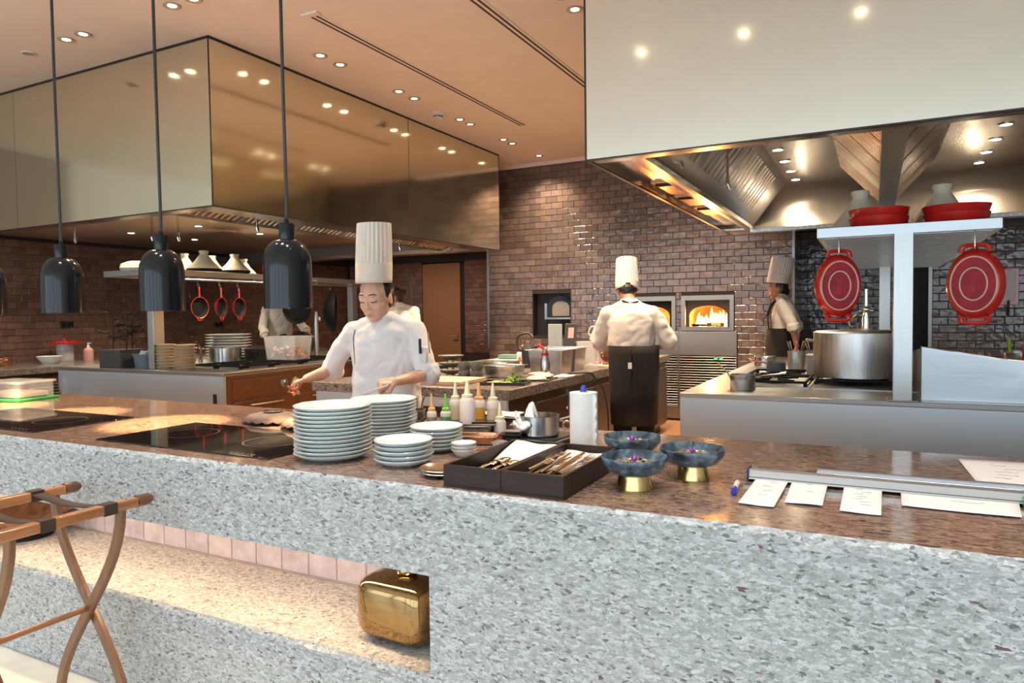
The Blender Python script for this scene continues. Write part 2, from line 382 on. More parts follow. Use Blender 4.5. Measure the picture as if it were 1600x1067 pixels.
# back wall with three oven openings (local x = X + 5.03)
HOLES = [(0.71, 1.085, 1.30, 1.69), (2.10, 1.10, 2.755, 1.60), (2.83, 1.10, 3.485, 1.60), (2.07, 0.0, 3.52, 1.155)]
def vis_back(u, z):      # seen clear of the hood and the counters: nearer (larger u) ranks higher
    X = u - 5.03; d = 10.3 - 0.45 * u
    zh = 1.4 + (2.25 - 1.4) * (YB / 3.7) if X / YB * 3.7 > -1.43 else 9
    return (u + 1.0) if (z > 0.86 and (X < -3.45 or z < 2.35 + (-1.2 - X) * 0.45)) else 0
wb, nb = tiled('wall_back', 'brown glazed brick-tile wall at the back of the kitchen', (-5.03, YB, 0), 0, 4.165, 0.10, CEIL, TILE, HOLES, vis_back)
for (a, b, c, d) in [(0, 0, 0.71, CEIL), (0.71, 0, 1.30, 1.085), (0.71, 1.69, 1.30, CEIL), (1.30, 0, 2.08, CEIL), (2.08, 1.605, 3.52, CEIL), (2.755, 1.15, 2.83, 1.605), (2.08, 1.15, 2.105, 1.605), (3.485, 1.15, 3.52, 1.605), (3.52, 0, 4.165, CEIL)]:
    bx('grout_bed', GROUT, wb, a, 0.001, b, c, 0.16, d)
bx('corner_trim', TRIMST, wb, -0.02, -0.012, 0.9, 0.014, 0.03, 2.6); bx('corner_trim', TRIMST, wb, 4.150, -0.012, 0.9, 4.180, 0.03, 2.6)
bx('cornice', PLASTER, wb, 0, -0.03, CEIL - 0.05, 2.4, 0.0, CEIL - 0.001)
# return of the recess, recess, right hand wall
wr, _ = tiled('wall_return', 'short tiled return beside the recess', (-0.865, YB, 0), rad(90), 1.0, 0.62, 2.43, TILE, phase=0.3)
bx('grout_bed', GROUT, wr, 0.02, 0.001, 0, 1.0, 0.06, 2.6)
wc, _ = tiled('wall_recess', 'tiled recess behind the right cooking island', (-0.92, 10.0, 0), 0, 1.35, 0.79, 2.43, TILE, phase=0.2)
bx('grout_bed', GROUT, wc, 0, 0.001, 0, 1.35, 0.06, 2.6)
wq, _ = tiled('wall_back_right', 'brown glazed brick-tile wall to the right of the dark doorway', (0.56, YB, 0), 0, 3.2, 0.706, 2.43, TILE, first=lambda u, z: 4 - u, phase=0.1)
bx('grout_bed', GROUT, wq, 0, 0.001, 0, 3.2, 0.16, 2.6); bx('corner_trim', TRIMST, wq, -0.035, -0.012, 0.3, 0.0, 0.05, 2.6)
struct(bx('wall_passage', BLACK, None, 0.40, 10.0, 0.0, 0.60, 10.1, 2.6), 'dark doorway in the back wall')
# left side wall (facing +X) and the wall by the brown door
wl, nl = tiled('wall_left', 'dim red-brown tiled side wall behind the left cooking island', (-9.60, 4.30, 0), rad(90), 7.0, 0.69, 2.43, TILE_R, first=lambda u, z: (9 - u) if z > 0.9 else 0)
bx('grout_bed', GROUT, wl, -0.02, 0.001, -0.14, 8.3, 0.12, CEIL)
wd, _ = tiled('wall_back_left', 'dark tiled wall around the brown kitchen door', (-9.55, 11.3, 0), 0, 4.6, 0.69, 2.43, TILE_R, holes=[(1.774, 0, 2.73, 2.4)], first=lambda u, z: u)
bx('grout_bed', GROUT, wd, 0, 0.001, -0.14, 1.774, 0.12, CEIL); bx('grout_bed', GROUT, wd, 2.73, 0.001, -0.14, 4.6, 0.12, CEIL); bx('grout_bed', GROUT, wd, 1.774, 0.001, 2.4, 2.73, 0.12, CEIL)
bx('corner_trim', TRIMST, wd, 1.51, -0.014, 0.3, 1.55, 0.0, 2.2)
dr = struct(B().box(-0.42, 0, 0, 0.42, 0.045, 2.38).build('door_1', mat('door_brown', (0.30, 0.16, 0.085), 0.5, var=0.03, vs=5, stretch=(6, 6, 0.5)), None, (-7.356, 11.32, 0), bev=0.004), 'plain brown kitchen door')
dh = B(); dh.cyl((0.36, -0.05, 1.0), (0.26, -0.05, 1.0), 0.01); dh.cyl((0.36, 0, 1.0), (0.36, -0.05, 1.0), 0.01); dh.build('door_handle', STEEL, dr)
bx('gap_shade', BLACK, dr, 0.425, 0.02, 0, 0.535, 0.05, 2.39)  # black strip stands in for the shade in the gap beside the door

# ceiling fittings -------------------------------------------------------------
TRIMW = mat('white_metal', (0.75, 0.72, 0.66), 0.5)
GLOWD = emitter('downlight_glow', (1.0, 0.80, 0.50), 9.0)
dl_me = {}
rb = MB(); rb.lathe([(0.060, 0.0), (0.060, -0.006), (0.052, -0.010), (0.030, -0.003), (0.030, 0.0)], 24); dl_me['ring'] = rb.mesh('trim_ring', mat('bronze_trim', (0.42, 0.33, 0.24), 0.4))
rb = MB(); rb.lathe([(0.0, -0.003), (0.030, -0.003), (0.030, 0.0)], 20); dl_me['lens'] = rb.mesh('lens', GLOWD)
def lamp(parent, kind, loc, power, color, size=0.05, spot=None, blend=0.6, rot=(0, 0, 0)):
    l = bpy.data.lights.new('bulb', kind); l.energy = power; l.color = color
    if kind == 'SPOT': l.spot_size = rad(spot); l.spot_blend = blend; l.shadow_soft_size = size
    elif kind == 'AREA': l.shape = 'DISK'; l.size = size
    else: l.shadow_soft_size = size
    o = bpy.data.objects.new('bulb', l); COL.objects.link(o); o.parent = parent; o.location = loc; o.rotation_euler = rot; return o
def downlight(x, y, label, group, power=None, z=CEIL, color=WARM, spot=125):
    t = thing('downlight', label, 'light', (x, y, z), 0, group)
    link('trim_ring', dl_me['ring'], t); link('lens', dl_me['lens'], t)
    lamp(t, 'SPOT', (0, 0, -0.03), DOWN_W if power is None else power, color, 0.04, spot, 0.9)
    return t
ord_ = ['nearest', 'second', 'third', 'fourth', 'fifth', 'sixth', 'seventh', 'eighth', 'farthest']
for i, y in enumerate([4.44, 4.68, 5.50, 5.75, 6.60, 6.82, 7.61, 7.84, 8.62]):
    downlight(-4.01, y, '%s round downlight in the ceiling row beside the left hood' % ord_[i], 'downlights beside the left hood')
for i, x in enumerate([-5.44, -5.23, -4.24]):
    downlight(x, 3.26, ['left round downlight of the pair above the left heat lamps', 'right round downlight of the pair above the left heat lamps', 'round downlight at the top above the second heat lamp'][i], 'downlights in front of the left hood')
downlight(-4.03, 3.26, 'round downlight at the top edge between two pendant cords', 'downlights in front of the left hood')
for i, y in enumerate([4.64, 4.40]):
    downlight(-1.87, y, ['round downlight beside the corner of the right hood', 'round downlight cut by the top edge beside the right hood'][i], 'downlights beside the right hood')
for i, y in enumerate([5.5, 5.75, 6.6, 6.82, 7.6, 7.84]):
    downlight(-1.87, y, 'round ceiling downlight hidden behind the right hood', 'hidden downlights behind the right hood')
for i, (x, y) in enumerate([(-2.5, 1.75), (-1.7, 1.75), (-0.9, 1.75), (-0.1, 1.75), (0.7, 1.75), (1.5, 1.75), (-3.4, 1.75)]):
    downlight(x, y, 'round ceiling downlight over the counter outside the picture', 'downlights outside the picture', BAR_W, color=(1.0, 0.90, 0.80), spot=80)
SLOT = mat('slot_black', (0.03, 0.02, 0.025), 0.6)
def slot(x, y0, y1, label):
    t = thing('slot_diffuser', label, 'vent', (x, y0, CEIL)); L = y1 - y0
    bx('frame', TRIMW if False else PLASTER, t, -0.05, 0, -0.006, 0.05, L, 0.0)
    for s in (-1, 1): bx('air_slot', SLOT, t, s * 0.021 - 0.009, 0.04, -0.008, s * 0.021 + 0.009, L, -0.005)
    bx('end_cap', TRIMW, t, -0.075, -0.015, -0.012, 0.075, 0.035, 0.0)
for i, (x, y) in enumerate([(-6.3, 9.8), (-7.7, 9.8)]): downlight(x, y, ['added unseen downlight in the passage before the brown door', 'added unseen downlight behind the left hood near the tiled corner'][i], 'added downlights in the back passage', 90.0)  # two unseen downlights added to brighten the back passage
slot(-3.52, 3.80, 7.14, 'long double-slot linear air diffuser in the ceiling'); slot(-2.40, 2.9, 6.9, 'double-slot linear air diffuser running behind the right hood')
t = thing('smoke_detector', 'round white smoke detector on the ceiling', 'smoke detector', (-4.075, 6.27, CEIL))
B().lathe([(0.062, 0), (0.062, -0.022), (0.05, -0.030), (0, -0.030)], 24).build('base', TRIMW, t)
B().lathe([(0.045, -0.030), (0.045, -0.055), (0.034, -0.064), (0, -0.064)], 24).build('sensor', TRIMW, t)
sb = MB()
for k in range(10): a = k * pi / 5; sb.obox((0.0455 * cos(a), 0.0455 * sin(a), -0.043), (0.004, 0.016, 0.014), (0, 0, a))
sb.build('vent_slots', BLACK, t)
t = thing('ceiling_speaker', 'small round ceiling grille at the far left', 'grille', (-5.974, 3.28, CEIL))
B().lathe([(0.05, 0), (0.05, -0.008), (0.042, -0.008)], 24).build('rim', TRIMW, t); B().lathe([(0.042, -0.004), (0, -0.004)], 24).build('mesh_disc', mat('grey_grille', (0.35, 0.33, 0.3), 0.7), t)

# ------------------------------------------------------------------ bar counter (the pass)
bar = thing('bar_counter', 'long granite pass counter across the foreground with a recessed lit shelf', 'counter', (0, 1.75, 0))
XL, XR, NX = -7.4, 2.6, -1.20
# worktop slab: polished top, rough chiselled front edge
def rough_slab(x0, x1, y0, y1, z0, z1, step=0.03):
    n = int((x1 - x0) / step); vs, fs = [], []
    rs = random.Random(3)
    for i in range(n + 1):
        x = x0 + (x1 - x0) * i / n; j = lambda a: rs.uniform(-a, a)
        vs += [(x, y1, z1), (x, y0 + 0.012 + j(0.004), z1), (x, y0 + 0.002 + j(0.003), z1 - 0.014 + j(0.005)), (x, y0 + j(0.002), z0 + 0.006), (x, y1, z0)]
    for i in range(n):
        a, b = i * 5, i * 5 + 5
        for k in range(4): fs.append((a + k, b + k, b + k + 1, a + k + 1))
        fs.append((a + 4, b + 4, b, a))
    m = MB(); m.add(vs, fs); m.f.append((4, 3, 2, 1, 0)); m.f.append(tuple(range(n * 5, n * 5 + 5)))
    me = m.mesh('worktop', GR_TOP, 20); me.materials.append(GR_FRONT)
    for p in me.polygons:
        if p.normal.z < 0.95 and p.center.y < y0 + 0.02: p.material_index = 1
    return me
link('worktop', rough_slab(XL, XR, 0.0, 1.18, 0.835, 0.88), bar)
bx('front_fascia', GR_FRONT, bar, XL, 0.003, 0.607, NX, 0.05, 0.841)
bx('front_panel', GR_FRONT, bar, NX, 0.003, -0.108, XR, 0.05, 0.841)
bx('front_plinth', GR_FRONT, bar, XL, 0.008, -0.108, NX, 0.05, 0.262)
link('shelf_ledge', rough_slab(XL, NX - 0.001, 0.0, 0.46, 0.262, 0.296, 0.035), bar).data.materials[0] = GR_LEDGE
bx('shelf_soffit', GR_LEDGE, bar, XL, 0.05, 0.607, NX, 0.50, 0.64)
bx('shelf_end', GR_LEDGE, bar, NX + 0.001, 0.05, 0.262, NX + 0.03, 0.50, 0.64)
bx('shelf_back', mat('pale_grout', (0.66, 0.56, 0.50), 0.9), bar, XL, 0.478, 0.262, NX, 0.50, 0.64)
bx('carcass', PLAIN, bar, XL, 0.50, 0.0, XR, 1.12, 0.833)
bx('kick_side', STEEL_P, bar, XL, 1.12, 0.08, XR, 1.14, 0.833)
pt = tile_mesh(0.150, 0.148, TILE_P).mesh('back_tile', TILE_P, 0)
for r_ in range(2):
    for i in range(18): link('back_tile', pt, bar, (NX - 0.085 - i * 0.155, 0.477, 0.372 + r_ * 0.153))
# warm strip under the fascia
ls = thing('led_strip', 'warm light strip hidden under the counter fascia above the lit shelf', 'light', (-4.3, 1.84, 0.604))
bx('strip_housing', STEEL, ls, -3.0, -0.015, -0.008, 3.0, 0.015, 0.003)
bx('strip_lens', emitter('led_glow', (1.0, 0.72, 0.42), 3.0), ls, -3.0, -0.008, -0.010, 3.0, 0.008, -0.008)
for i in range(6):
    l = bpy.data.lights.new('strip_light', 'AREA'); l.shape = 'RECTANGLE'; l.size = 0.95; l.size_y = 0.015; l.energy = 1.8; l.color = (1.0, 0.70, 0.44)
    o = bpy.data.objects.new('strip_light', l); COL.objects.link(o); o.parent = ls; o.location = (-2.5 + i, 0, -0.012)

# induction hobs set in the counter
HOBG = mat('hob_glass', (0.010, 0.009, 0.009), 0.05, spec=0.6, var=0.2)
def hob(x0, x1, label):
    t = thing('induction_hob', label, 'hob', ((x0 + x1) / 2, 2.10, 0.8805)); w = (x1 - x0) / 2
    bx('glass_plate', HOBG, t, -w, -0.252, 0.0, w, 0.252, 0.005, 0.002)
    ring = mat('hob_print', (0.30, 0.29, 0.28), 0.3)
    for s in (-1, 1):
        B().lathe([(0.118, 0.0051), (0.121, 0.0054), (0.124, 0.0051)], 40, (s * w * 0.5, 0.02, 0)).build('zone_ring', mat('hob_zone', (0.04, 0.038, 0.037), 0.3), t)
    for k in range(5): bx('touch_mark', ring, t, w * 0.55 + k * 0.03, -0.225, 0.005, w * 0.55 + k * 0.03 + 0.012, -0.221, 0.0055)
    return t
hob(-4.47, -3.45, 'black glass induction hob at the left end of the counter'); hob(-2.98, -1.96, 'black glass induction hob beside the tall plate stack')

# ------------------------------------------------------------------ heat lamp pendants
def heat_lamp(x, label):
    t = thing('heat_lamp', label, 'lamp', (x, 2.30, CEIL), 0, 'black heat lamps over the counter')
    z = lambda w: w - CEIL
    sh = MB(); R = 0.1035
    pr = [(R - 0.004, z(1.442)), (R, z(1.438))] + [(R, z(1.50)), (R - 0.0005, z(1.60))]
    for k in range(1, 9):
        a = k / 8 * pi / 2; pr.append((0.030 + (R - 0.030) * cos(a) ** 0.9, z(1.62) + 0.118 * sin(a)))
    pr += [(0.0, z(1.738))]
    inner = [(R - 0.004, z(1.442)), (R - 0.005, z(1.60)), (0.06, z(1.70)), (0.0, z(1.715))]
    sh.lathe(pr, 40); o1 = sh.build('shade', LAMPBLACK, t, smooth=50)
    B().lathe(inner, 32).build('inner_reflector', mat('lamp_inner', (0.7, 0.62, 0.5), 0.35, 0.6), t, smooth=50)
    B().lathe([(0.0, z(1.735)), (0.032, z(1.735)), (0.034, z(1.80)), (0.032, z(1.808)), (0.012, z(1.810)), (0.008, z(1.83)), (0, z(1.83))], 24).build('cap', LAMPBLACK, t)
    B().tube([(0, 0, z(1.82)), (0.003, 0, z(1.95)), (-0.002, 0, z(2.6)), (0, 0, 0)], 0.0075, 10).build('cord', mat('cord_black', (0.03, 0.033, 0.036), 0.6), t)
    B().lathe([(0, 0), (0.05, 0), (0.05, -0.02), (0, -0.024)], 24).build('ceiling_rose', LAMPBLACK, t)
    B().ell((0, 0, z(1.62)), (0.03, 0.03, 0.045)).build('bulb_glass', emitter('heat_glow', (1.0, 0.72, 0.38), 14.0), t)
    lamp(t, 'SPOT', (0, 0, z(1.56)), HEAT_W, (1.0, 0.66, 0.33), 0.03, 52, 0.4)
    return t
heat_lamp(-4.725, 'black domed heat lamp cut off at the left edge'); heat_lamp(-3.955, 'black domed heat lamp, first from left with its whole shade showing')
heat_lamp(-3.127, 'black domed heat lamp in the middle, in front of the shelf post'); heat_lamp(-2.292, 'black domed heat lamp nearest the woman chef')

# ------------------------------------------------------------------ hoods
LIGHTN = [0]
def small_light(x, y, z, parent, power=None, r=0.038):
    B().lathe([(r * 1.35, 0), (r * 1.35, -0.006), (r, -0.008), (r, 0)], 18).build('light_ring', CHROME, parent, (x, y, z))
    B().lathe([(r, -0.004), (0, -0.004)], 18).build('light_lens', emitter('hood_glow', (1.0, 0.86, 0.62), 16.0), parent, (x, y, z))
    lamp(parent, 'SPOT', (x, y, z - 0.03), HOOD_W if power is None else power, (1.0, 0.78, 0.52), 0.03, 130, 0.8)
# left hood: X -9.5..-4.45, Y 3.72..8.30
hl = thing('exhaust_hood', 'large left extraction hood clad in bronze mirror glass', 'hood', (-4.45, 3.72, 2.25))
HZ = CEIL - 2.25
EDGE = mat('hood_edge', (0.05, 0.045, 0.04), 0.3, 0.8)
bx('front_glass', CLAD, hl, -2.6, 0, 0, -0.004, 0.02, HZ - 0.003); bx('front_glass', CLAD, hl, -5.1, 0, 0, -2.604, 0.02, HZ - 0.003)
bx('side_glass', CLAD, hl, -0.02, 0.004, 0, 0.0, 2.535, HZ - 0.003); bx('side_glass', CLAD, hl, -0.02, 2.541, 0, 0.0, 4.58, HZ - 0.003)
bx('back_panel', STEEL_D, hl, -5.1, 4.56, 0, -0.02, 4.58, HZ)
for (a, b, c, d, e, f) in [(-0.006, -0.004, 0, 0.002, 0.004, HZ), (-5.1, -0.005, HZ - 0.02, 0, 0.0, HZ - 0.002), (-0.01, -0.004, HZ - 0.02, 0.005, 4.58, HZ - 0.002), (-0.012, 2.535, 0, 0.001, 2.541, HZ - 0.02), (-5.1, -0.004, -0.006, 0, 0.02, 0.002), (-0.02, 0, -0.006, 0.003, 4.58, 0.002), (-0.006, 4.57, 0, 0.002, 4.582, HZ)]:
    bx('edge_trim', EDGE, hl, a, b, c, d, e, f)
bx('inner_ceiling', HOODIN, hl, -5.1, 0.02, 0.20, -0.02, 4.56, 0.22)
for (a, b, c, d) in [(-5.1, 0.02, -0.02, 0.16), (-0.30, 0.16, -0.02, 4.56), (-5.1, 4.36, -0.30, 4.56)]:
    bx('rim_gutter', HOODSTEEL, hl, a, b, 0.0, c, d, 0.05)
def filter_bank(parent, x, y0, y1, zb, zt, dx, n_panels, name='baffle_filter', slats=9, m=HOODSTEEL):
    L = (y1 - y0) / n_panels
    for i in range(n_panels):
        ya, yb = y0 + i * L + 0.012, y0 + (i + 1) * L - 0.012
        fr = MB(); nx = dx
        def pt(u, y, off=0.0): return (x + nx * u + off, y, zb + (zt - zb) * u)
        th = 0.018 if dx < 0 else -0.018
        fr.hexa([pt(0, ya), pt(0, yb), pt(1, yb), pt(1, ya)], [pt(0, ya, th), pt(0, yb, th), pt(1, yb, th), pt(1, ya, th)])
        o = fr.build(name, STEEL_D, parent)
        sl = None
        for k in range(slats):
            yc = ya + 0.03 + (yb - ya - 0.06) * (k + 0.5) / slats; w = (yb - ya - 0.06) / slats * 0.28
            s = MB(); s.hexa([pt(0.08, yc - w, -th * 0.1), pt(0.08, yc + w, -th * 0.1), pt(0.92, yc + w, -th * 0.1), pt(0.92, yc - w, -th * 0.1)],
                             [pt(0.08, yc - w * 0.5, -th), pt(0.08, yc + w * 0.5, -th), pt(0.92, yc + w * 0.5, -th), pt(0.92, yc - w * 0.5, -th)])
            s.build('slat', m, o)
filter_bank(hl, -0.74, 0.20, 4.3, 0.01, 0.195, 0.40, 6)
for i, (x, y) in enumerate([(-1.2, 0.9), (-1.2, 1.8), (-1.2, 2.7), (-2.4, 0.9), (-2.4, 1.8), (-2.4, 2.7), (-3.6, 0.9), (-3.6, 1.8), (-3.6, 2.7)]):
    small_light(x, y, 0.20, hl, HOOD_W * 0.9)
for i, (x, y) in enumerate([(-2.1, 1.0), (-1.9, 1.15), (-0.9, 3.3), (-0.7, 3.3), (-2.9, 0.7), (-0.62, 1.0)]):
    n = MB(); n.cyl((x, y, 0.20), (x, y, -0.02), 0.010, n=10); n.cyl((x, y, -0.02), (x + 0.01, y, -0.06), 0.016, 0.010, 10); n.build('spray_nozzle', CHROME, hl)

# right hood: X -1.435..3.2, Y 3.70..8.15
hr = thing('exhaust_hood', 'large right extraction hood clad in glossy bronze glass, front tinted paler for reflected daylight, steel inside', 'hood', (-1.435, 3.70, 2.25))
RW, RD = 4.4, 4.45
bx('front_glass', CLAD_DAYLIT, hr, 0.004, 0, 0, RW, 0.02, HZ - 0.003); bx('side_glass', CLAD, hr, 0, 0.004, 0, 0.02, RD, HZ - 0.003)
for (a, b, c, d, e, f) in [(-0.003, -0.004, 0, 0.006, 0.004, HZ), (0, -0.004, -0.006, RW, 0.02, 0.002), (-0.003, 0, -0.006, 0.02, RD, 0.002)]:
    bx('edge_trim', EDGE, hr, a, b, c, d, e, f)
# underside ring, left side box with copper panels painted as a warm reflection, rail
bx('rim_gutter', HOODSTEEL, hr, 0.02, 0.02, 0.0, RW, 0.12, 0.03); bx('rim_gutter', HOODSTEEL, hr, 0.02, RD - 0.45, 0.0, RW, RD, 0.02)
bx('side_soffit', HOODSTEEL, hr, 0.02, 0.12, 0.05, 0.24, RD - 0.45, 0.06)
for k, y in enumerate([1.1, 1.75, 2.4]):
    bx('warm_reflection_panel', COPPER, hr, 0.05, y, 0.035, 0.21, y + 0.5, 0.052, 0.004)
    bx('panel_handle', BLACK, hr, 0.07, y + 0.04, 0.02, 0.2, y + 0.06, 0.034)
bx('side_rail', HOODSTEEL, hr, 0.22, 0.121, 0.0, 0.30, RD - 0.45, 0.06)
CZ = 0.47   # inner ceiling height above the rim
bx('inner_ceiling', HOODSTEEL, hr, 0.30, 0.12, CZ, RW, RD, CZ + 0.02)
def slope(name, a, b, c, d, m=HOODSTEEL, t=0.012):
    a, b, c, d = map(V, (a, b, c, d)); n = (b - a).cross(d - a).normalized() * t
    return MB().hexa([a, b, c, d], [a + n, b + n, c + n, d + n]).build(name, m, hr)
slope('slope_panel', (0.30, 0.12, 0.05), (0.30, RD - 0.45, 0.05), (0.62, RD - 0.45, CZ), (0.62, 0.12, CZ))
slope('slope_panel', (0.30, RD - 0.45, 0.0), (RW, RD - 0.45, 0.0), (RW, RD - 0.12, CZ), (0.42, RD - 0.12, CZ))
bx('drip_lip', HOODSTEEL, hr, 0.28, RD - 0.50, -0.035, RW, RD - 0.45, 0.0)
rv = MB()
for k in range(60): rv.ell((0.34 + k * 0.062, RD - 0.505, -0.018), (0.006, 0.004, 0.006), 6, 4)
stuff(rv.build('rivet_row', CHROME, hr))
# V-shaped filter banks round the middle beam and on the left slope
bx('centre_beam', HOODSTEEL, hr, 1.46, 0.125, 0.03, 1.58, 3.3, 0.10)
filter_bank(hr, 1.50, 0.2, 3.3, 0.06, CZ - 0.02, -0.36, 5, slats=7); filter_bank(hr, 1.54, 0.2, 3.3, 0.06, CZ - 0.02, 0.36, 5, slats=7)
filter_bank(hr, 0.34, 0.3, 3.5, 0.10, CZ - 0.04, 0.26, 4, slats=6)
filter_bank(hr, 2.95, 0.2, 3.3, 0.06, CZ - 0.02, -0.36, 4, slats=7)
for x in (0.72, 2.265):
    for y in (2.47, 2.97, 3.47, 3.95): small_light(x, y, CZ, hr)
for x, y, L in [(0.34, 0.75, 0.42), (0.55, 1.2, 0.50), (1.36, 0.9, 0.30), (1.44, 0.9, 0.30), (2.35, 1.6, 0.55), (0.95, 0.4, 0.2), (2.5, 2.4, 0.5)]:
    n = MB(); n.cyl((x, y, CZ), (x, y, CZ - L + 0.06), 0.009, n=10); n.tube([(x, y, CZ - L + 0.08), (x, y, CZ - L + 0.05), (x + 0.02, y, CZ - L)], [0.012, 0.014, 0.010], 10); n.build('spray_nozzle', CHROME, hr)

def text_mesh(name, s, size, m, depth=0.001):
    c = bpy.data.curves.new(name, 'FONT'); c.body = s; c.size = size; c.extrude = depth; c.align_x = 'CENTER'; c.align_y = 'CENTER'; c.resolution_u = 3
    o = bpy.data.objects.new(name, c); COL.objects.link(o); dg = bpy.context.evaluated_depsgraph_get()
    me = bpy.data.meshes.new_from_object(o.evaluated_get(dg)); bpy.data.objects.remove(o); me.materials.clear(); me.materials.append(m); return me

# ------------------------------------------------------------------ left cooking island
li = thing('cooking_island', 'left steel cooking island with brown fronts, behind the hobs', 'kitchen island', (-5.23, 4.43, 0))
IW, ID = 2.52, 3.4
bx('worktop', STEEL, li, -IW, 0, 0.865, 0, ID, 0.90, 0.004)
bx('body', STEEL_D, li, -IW + 0.02, 0.03, 0.10, -0.03, ID - 0.02, 0.865)
for a, b, c, d in [(-IW, 0.02, -IW + 0.07, 0.865), (-0.09, 0.02, 0, 0.865), (-IW + 0.07, 0.80, -0.09, 0.865), (-IW + 0.07, 0.02, -0.09, 0.42)]:
    bx('front_frame', STEEL_P, li, a, 0, b, c, 0.03, d)
bx('front_recess', STEEL_P, li, -IW + 0.07, 0.022, 0.42, -0.09, 0.03, 0.80)
bx('socket', BLACK, li, -0.16, 0.014, 0.60, -0.12, 0.022, 0.70)
bx('side_frame', BRONZEWOOD, li, -0.03, 0.04, 0.08, -0.002, ID, 0.86)
bx('fascia_panel', BRONZEWOOD, li, -0.004, 0.10, 0.66, 0.010, ID - 0.1, 0.82, 0.006)
for k in range(3):
    y0 = 0.10 + k * 0.82; d = bx('drawer', BRONZEWOOD, li, -0.004, y0, 0.36, 0.012, y0 + 0.78, 0.62, 0.006)
    dr2 = bx('drawer', BRONZEWOOD, li, -0.004, y0, 0.10, 0.012, y0 + 0.78, 0.33, 0.006)
    for z in (0.58, 0.29):
        h = MB(); h.tube([(0.012, y0 + 0.2, z), (0.04, y0 + 0.22, z), (0.04, y0 + 0.56, z), (0.012, y0 + 0.58, z)], 0.007, 8); h.build('handle', STEEL, d if z > 0.4 else dr2)
for y in (0.72, 0.88, 1.10, 1.26, 1.9, 2.06):
    k = MB(); k.cyl((0.010, y, 0.745), (0.016, y, 0.745), 0.052, n=24); k.cyl((0.016, y, 0.745), (0.05, y, 0.745), 0.036, 0.030, 24); k.obox((0.053, y, 0.745), (0.010, 0.012, 0.06)); k.build('knob', STEEL, li)
def gas_grate(parent, cx, cy, z, w, d, name='pan_support'):
    g = MB(); t = 0.012
    for s in (-1, 1):
        g.box(cx - w / 2, cy + s * d / 2 - t / 2, z + 0.02, cx + w / 2, cy + s * d / 2 + t / 2, z + 0.036); g.box(cx + s * w / 2 - t / 2, cy - d / 2, z + 0.02, cx + s * w / 2 + t / 2, cy + d / 2, z + 0.036)
        for q in (-1, 1): g.box(cx + s * w / 2 - t, cy + q * d / 2 - t, z, cx + s * w / 2 + t, cy + q * d / 2 + t, z + 0.02)
    for k in range(4):
        a = k * pi / 2 + pi / 4; g.obox((cx + w * 0.27 * cos(a), cy + d * 0.27 * sin(a), z + 0.028), (w * 0.36, 0.011, 0.016), (0, 0, a))
    g.build(name, IRON, parent)
    B().lathe([(0, 0), (0.05, 0), (0.055, 0.012), (0.035, 0.018), (0, 0.018)], 20, (cx, cy, z)).build('burner', IRON, parent)
def cooktop_bay(parent, x0, y0, x1, y1, nx, ny, z=0.90):
    bx('burner_tray', STEEL_D, parent, x0, y0, z, x1, y1, z + 0.006)
    for i in range(nx):
        for j in range(ny):
            w, d = (x1 - x0) / nx, (y1 - y0) / ny; gas_grate(parent, x0 + w * (i + 0.5), y0 + d * (j + 0.5), z + 0.006, w * 0.9, d * 0.9)
cooktop_bay(li, -0.80, 0.28, -0.10, 1.9, 2, 4)

# overshelf on the left island: post, long shelf, hook rail
ls_ = thing('overshelf', 'steel overshelf on a post above the left island, tagines on top', 'shelf', (-6.40, 4.56, 0.9))
bx('post', STEEL_V, ls_, -0.045, 0, 0, 0.045, 0.12, 0.94, 0.003); bx('post', STEEL_V, ls_, -0.045, 3.0, 0, 0.045, 3.1, 0.94, 0.003)
bx('shelf_board', STEEL, ls_, -0.72, 0.0, 0.935, 0.10, 3.2, 0.995, 0.003)
rl = MB(); rl.tube([(0.15, 0.15, 0.90), (0.15, 3.1, 0.90)], 0.008, 8)
for y in (0.2, 1.2, 2.2, 3.05): rl.tube([(0.15, y, 0.90), (0.15, y, 0.95), (0.09, y, 0.955)], 0.006, 8)
rl.build('hook_rail', STEEL, ls_)

# stone side counter along the left wall
lc = thing('side_counter', 'stone-topped counter along the dim left wall', 'counter', (-9.58, 2.2, 0))
bx('worktop', GR_DARK, lc, 0, 0, 0.80, 1.28, 7.0, 0.87, 0.004); bx('cabinet_body', BRONZEWOOD, lc, 0, 0.02, 0.1, 1.20, 6.98, 0.80)
for k in range(7): d = bx('cabinet_door', BRONZEWOOD, lc, 1.20, 0.06 + k * 0.98, 0.12, 1.222, 0.98 + k * 0.98, 0.76, 0.006); bx('handle', STEEL, d, 1.222, 0.90 + k * 0.98, 0.5, 1.245, 0.92 + k * 0.98, 0.7)

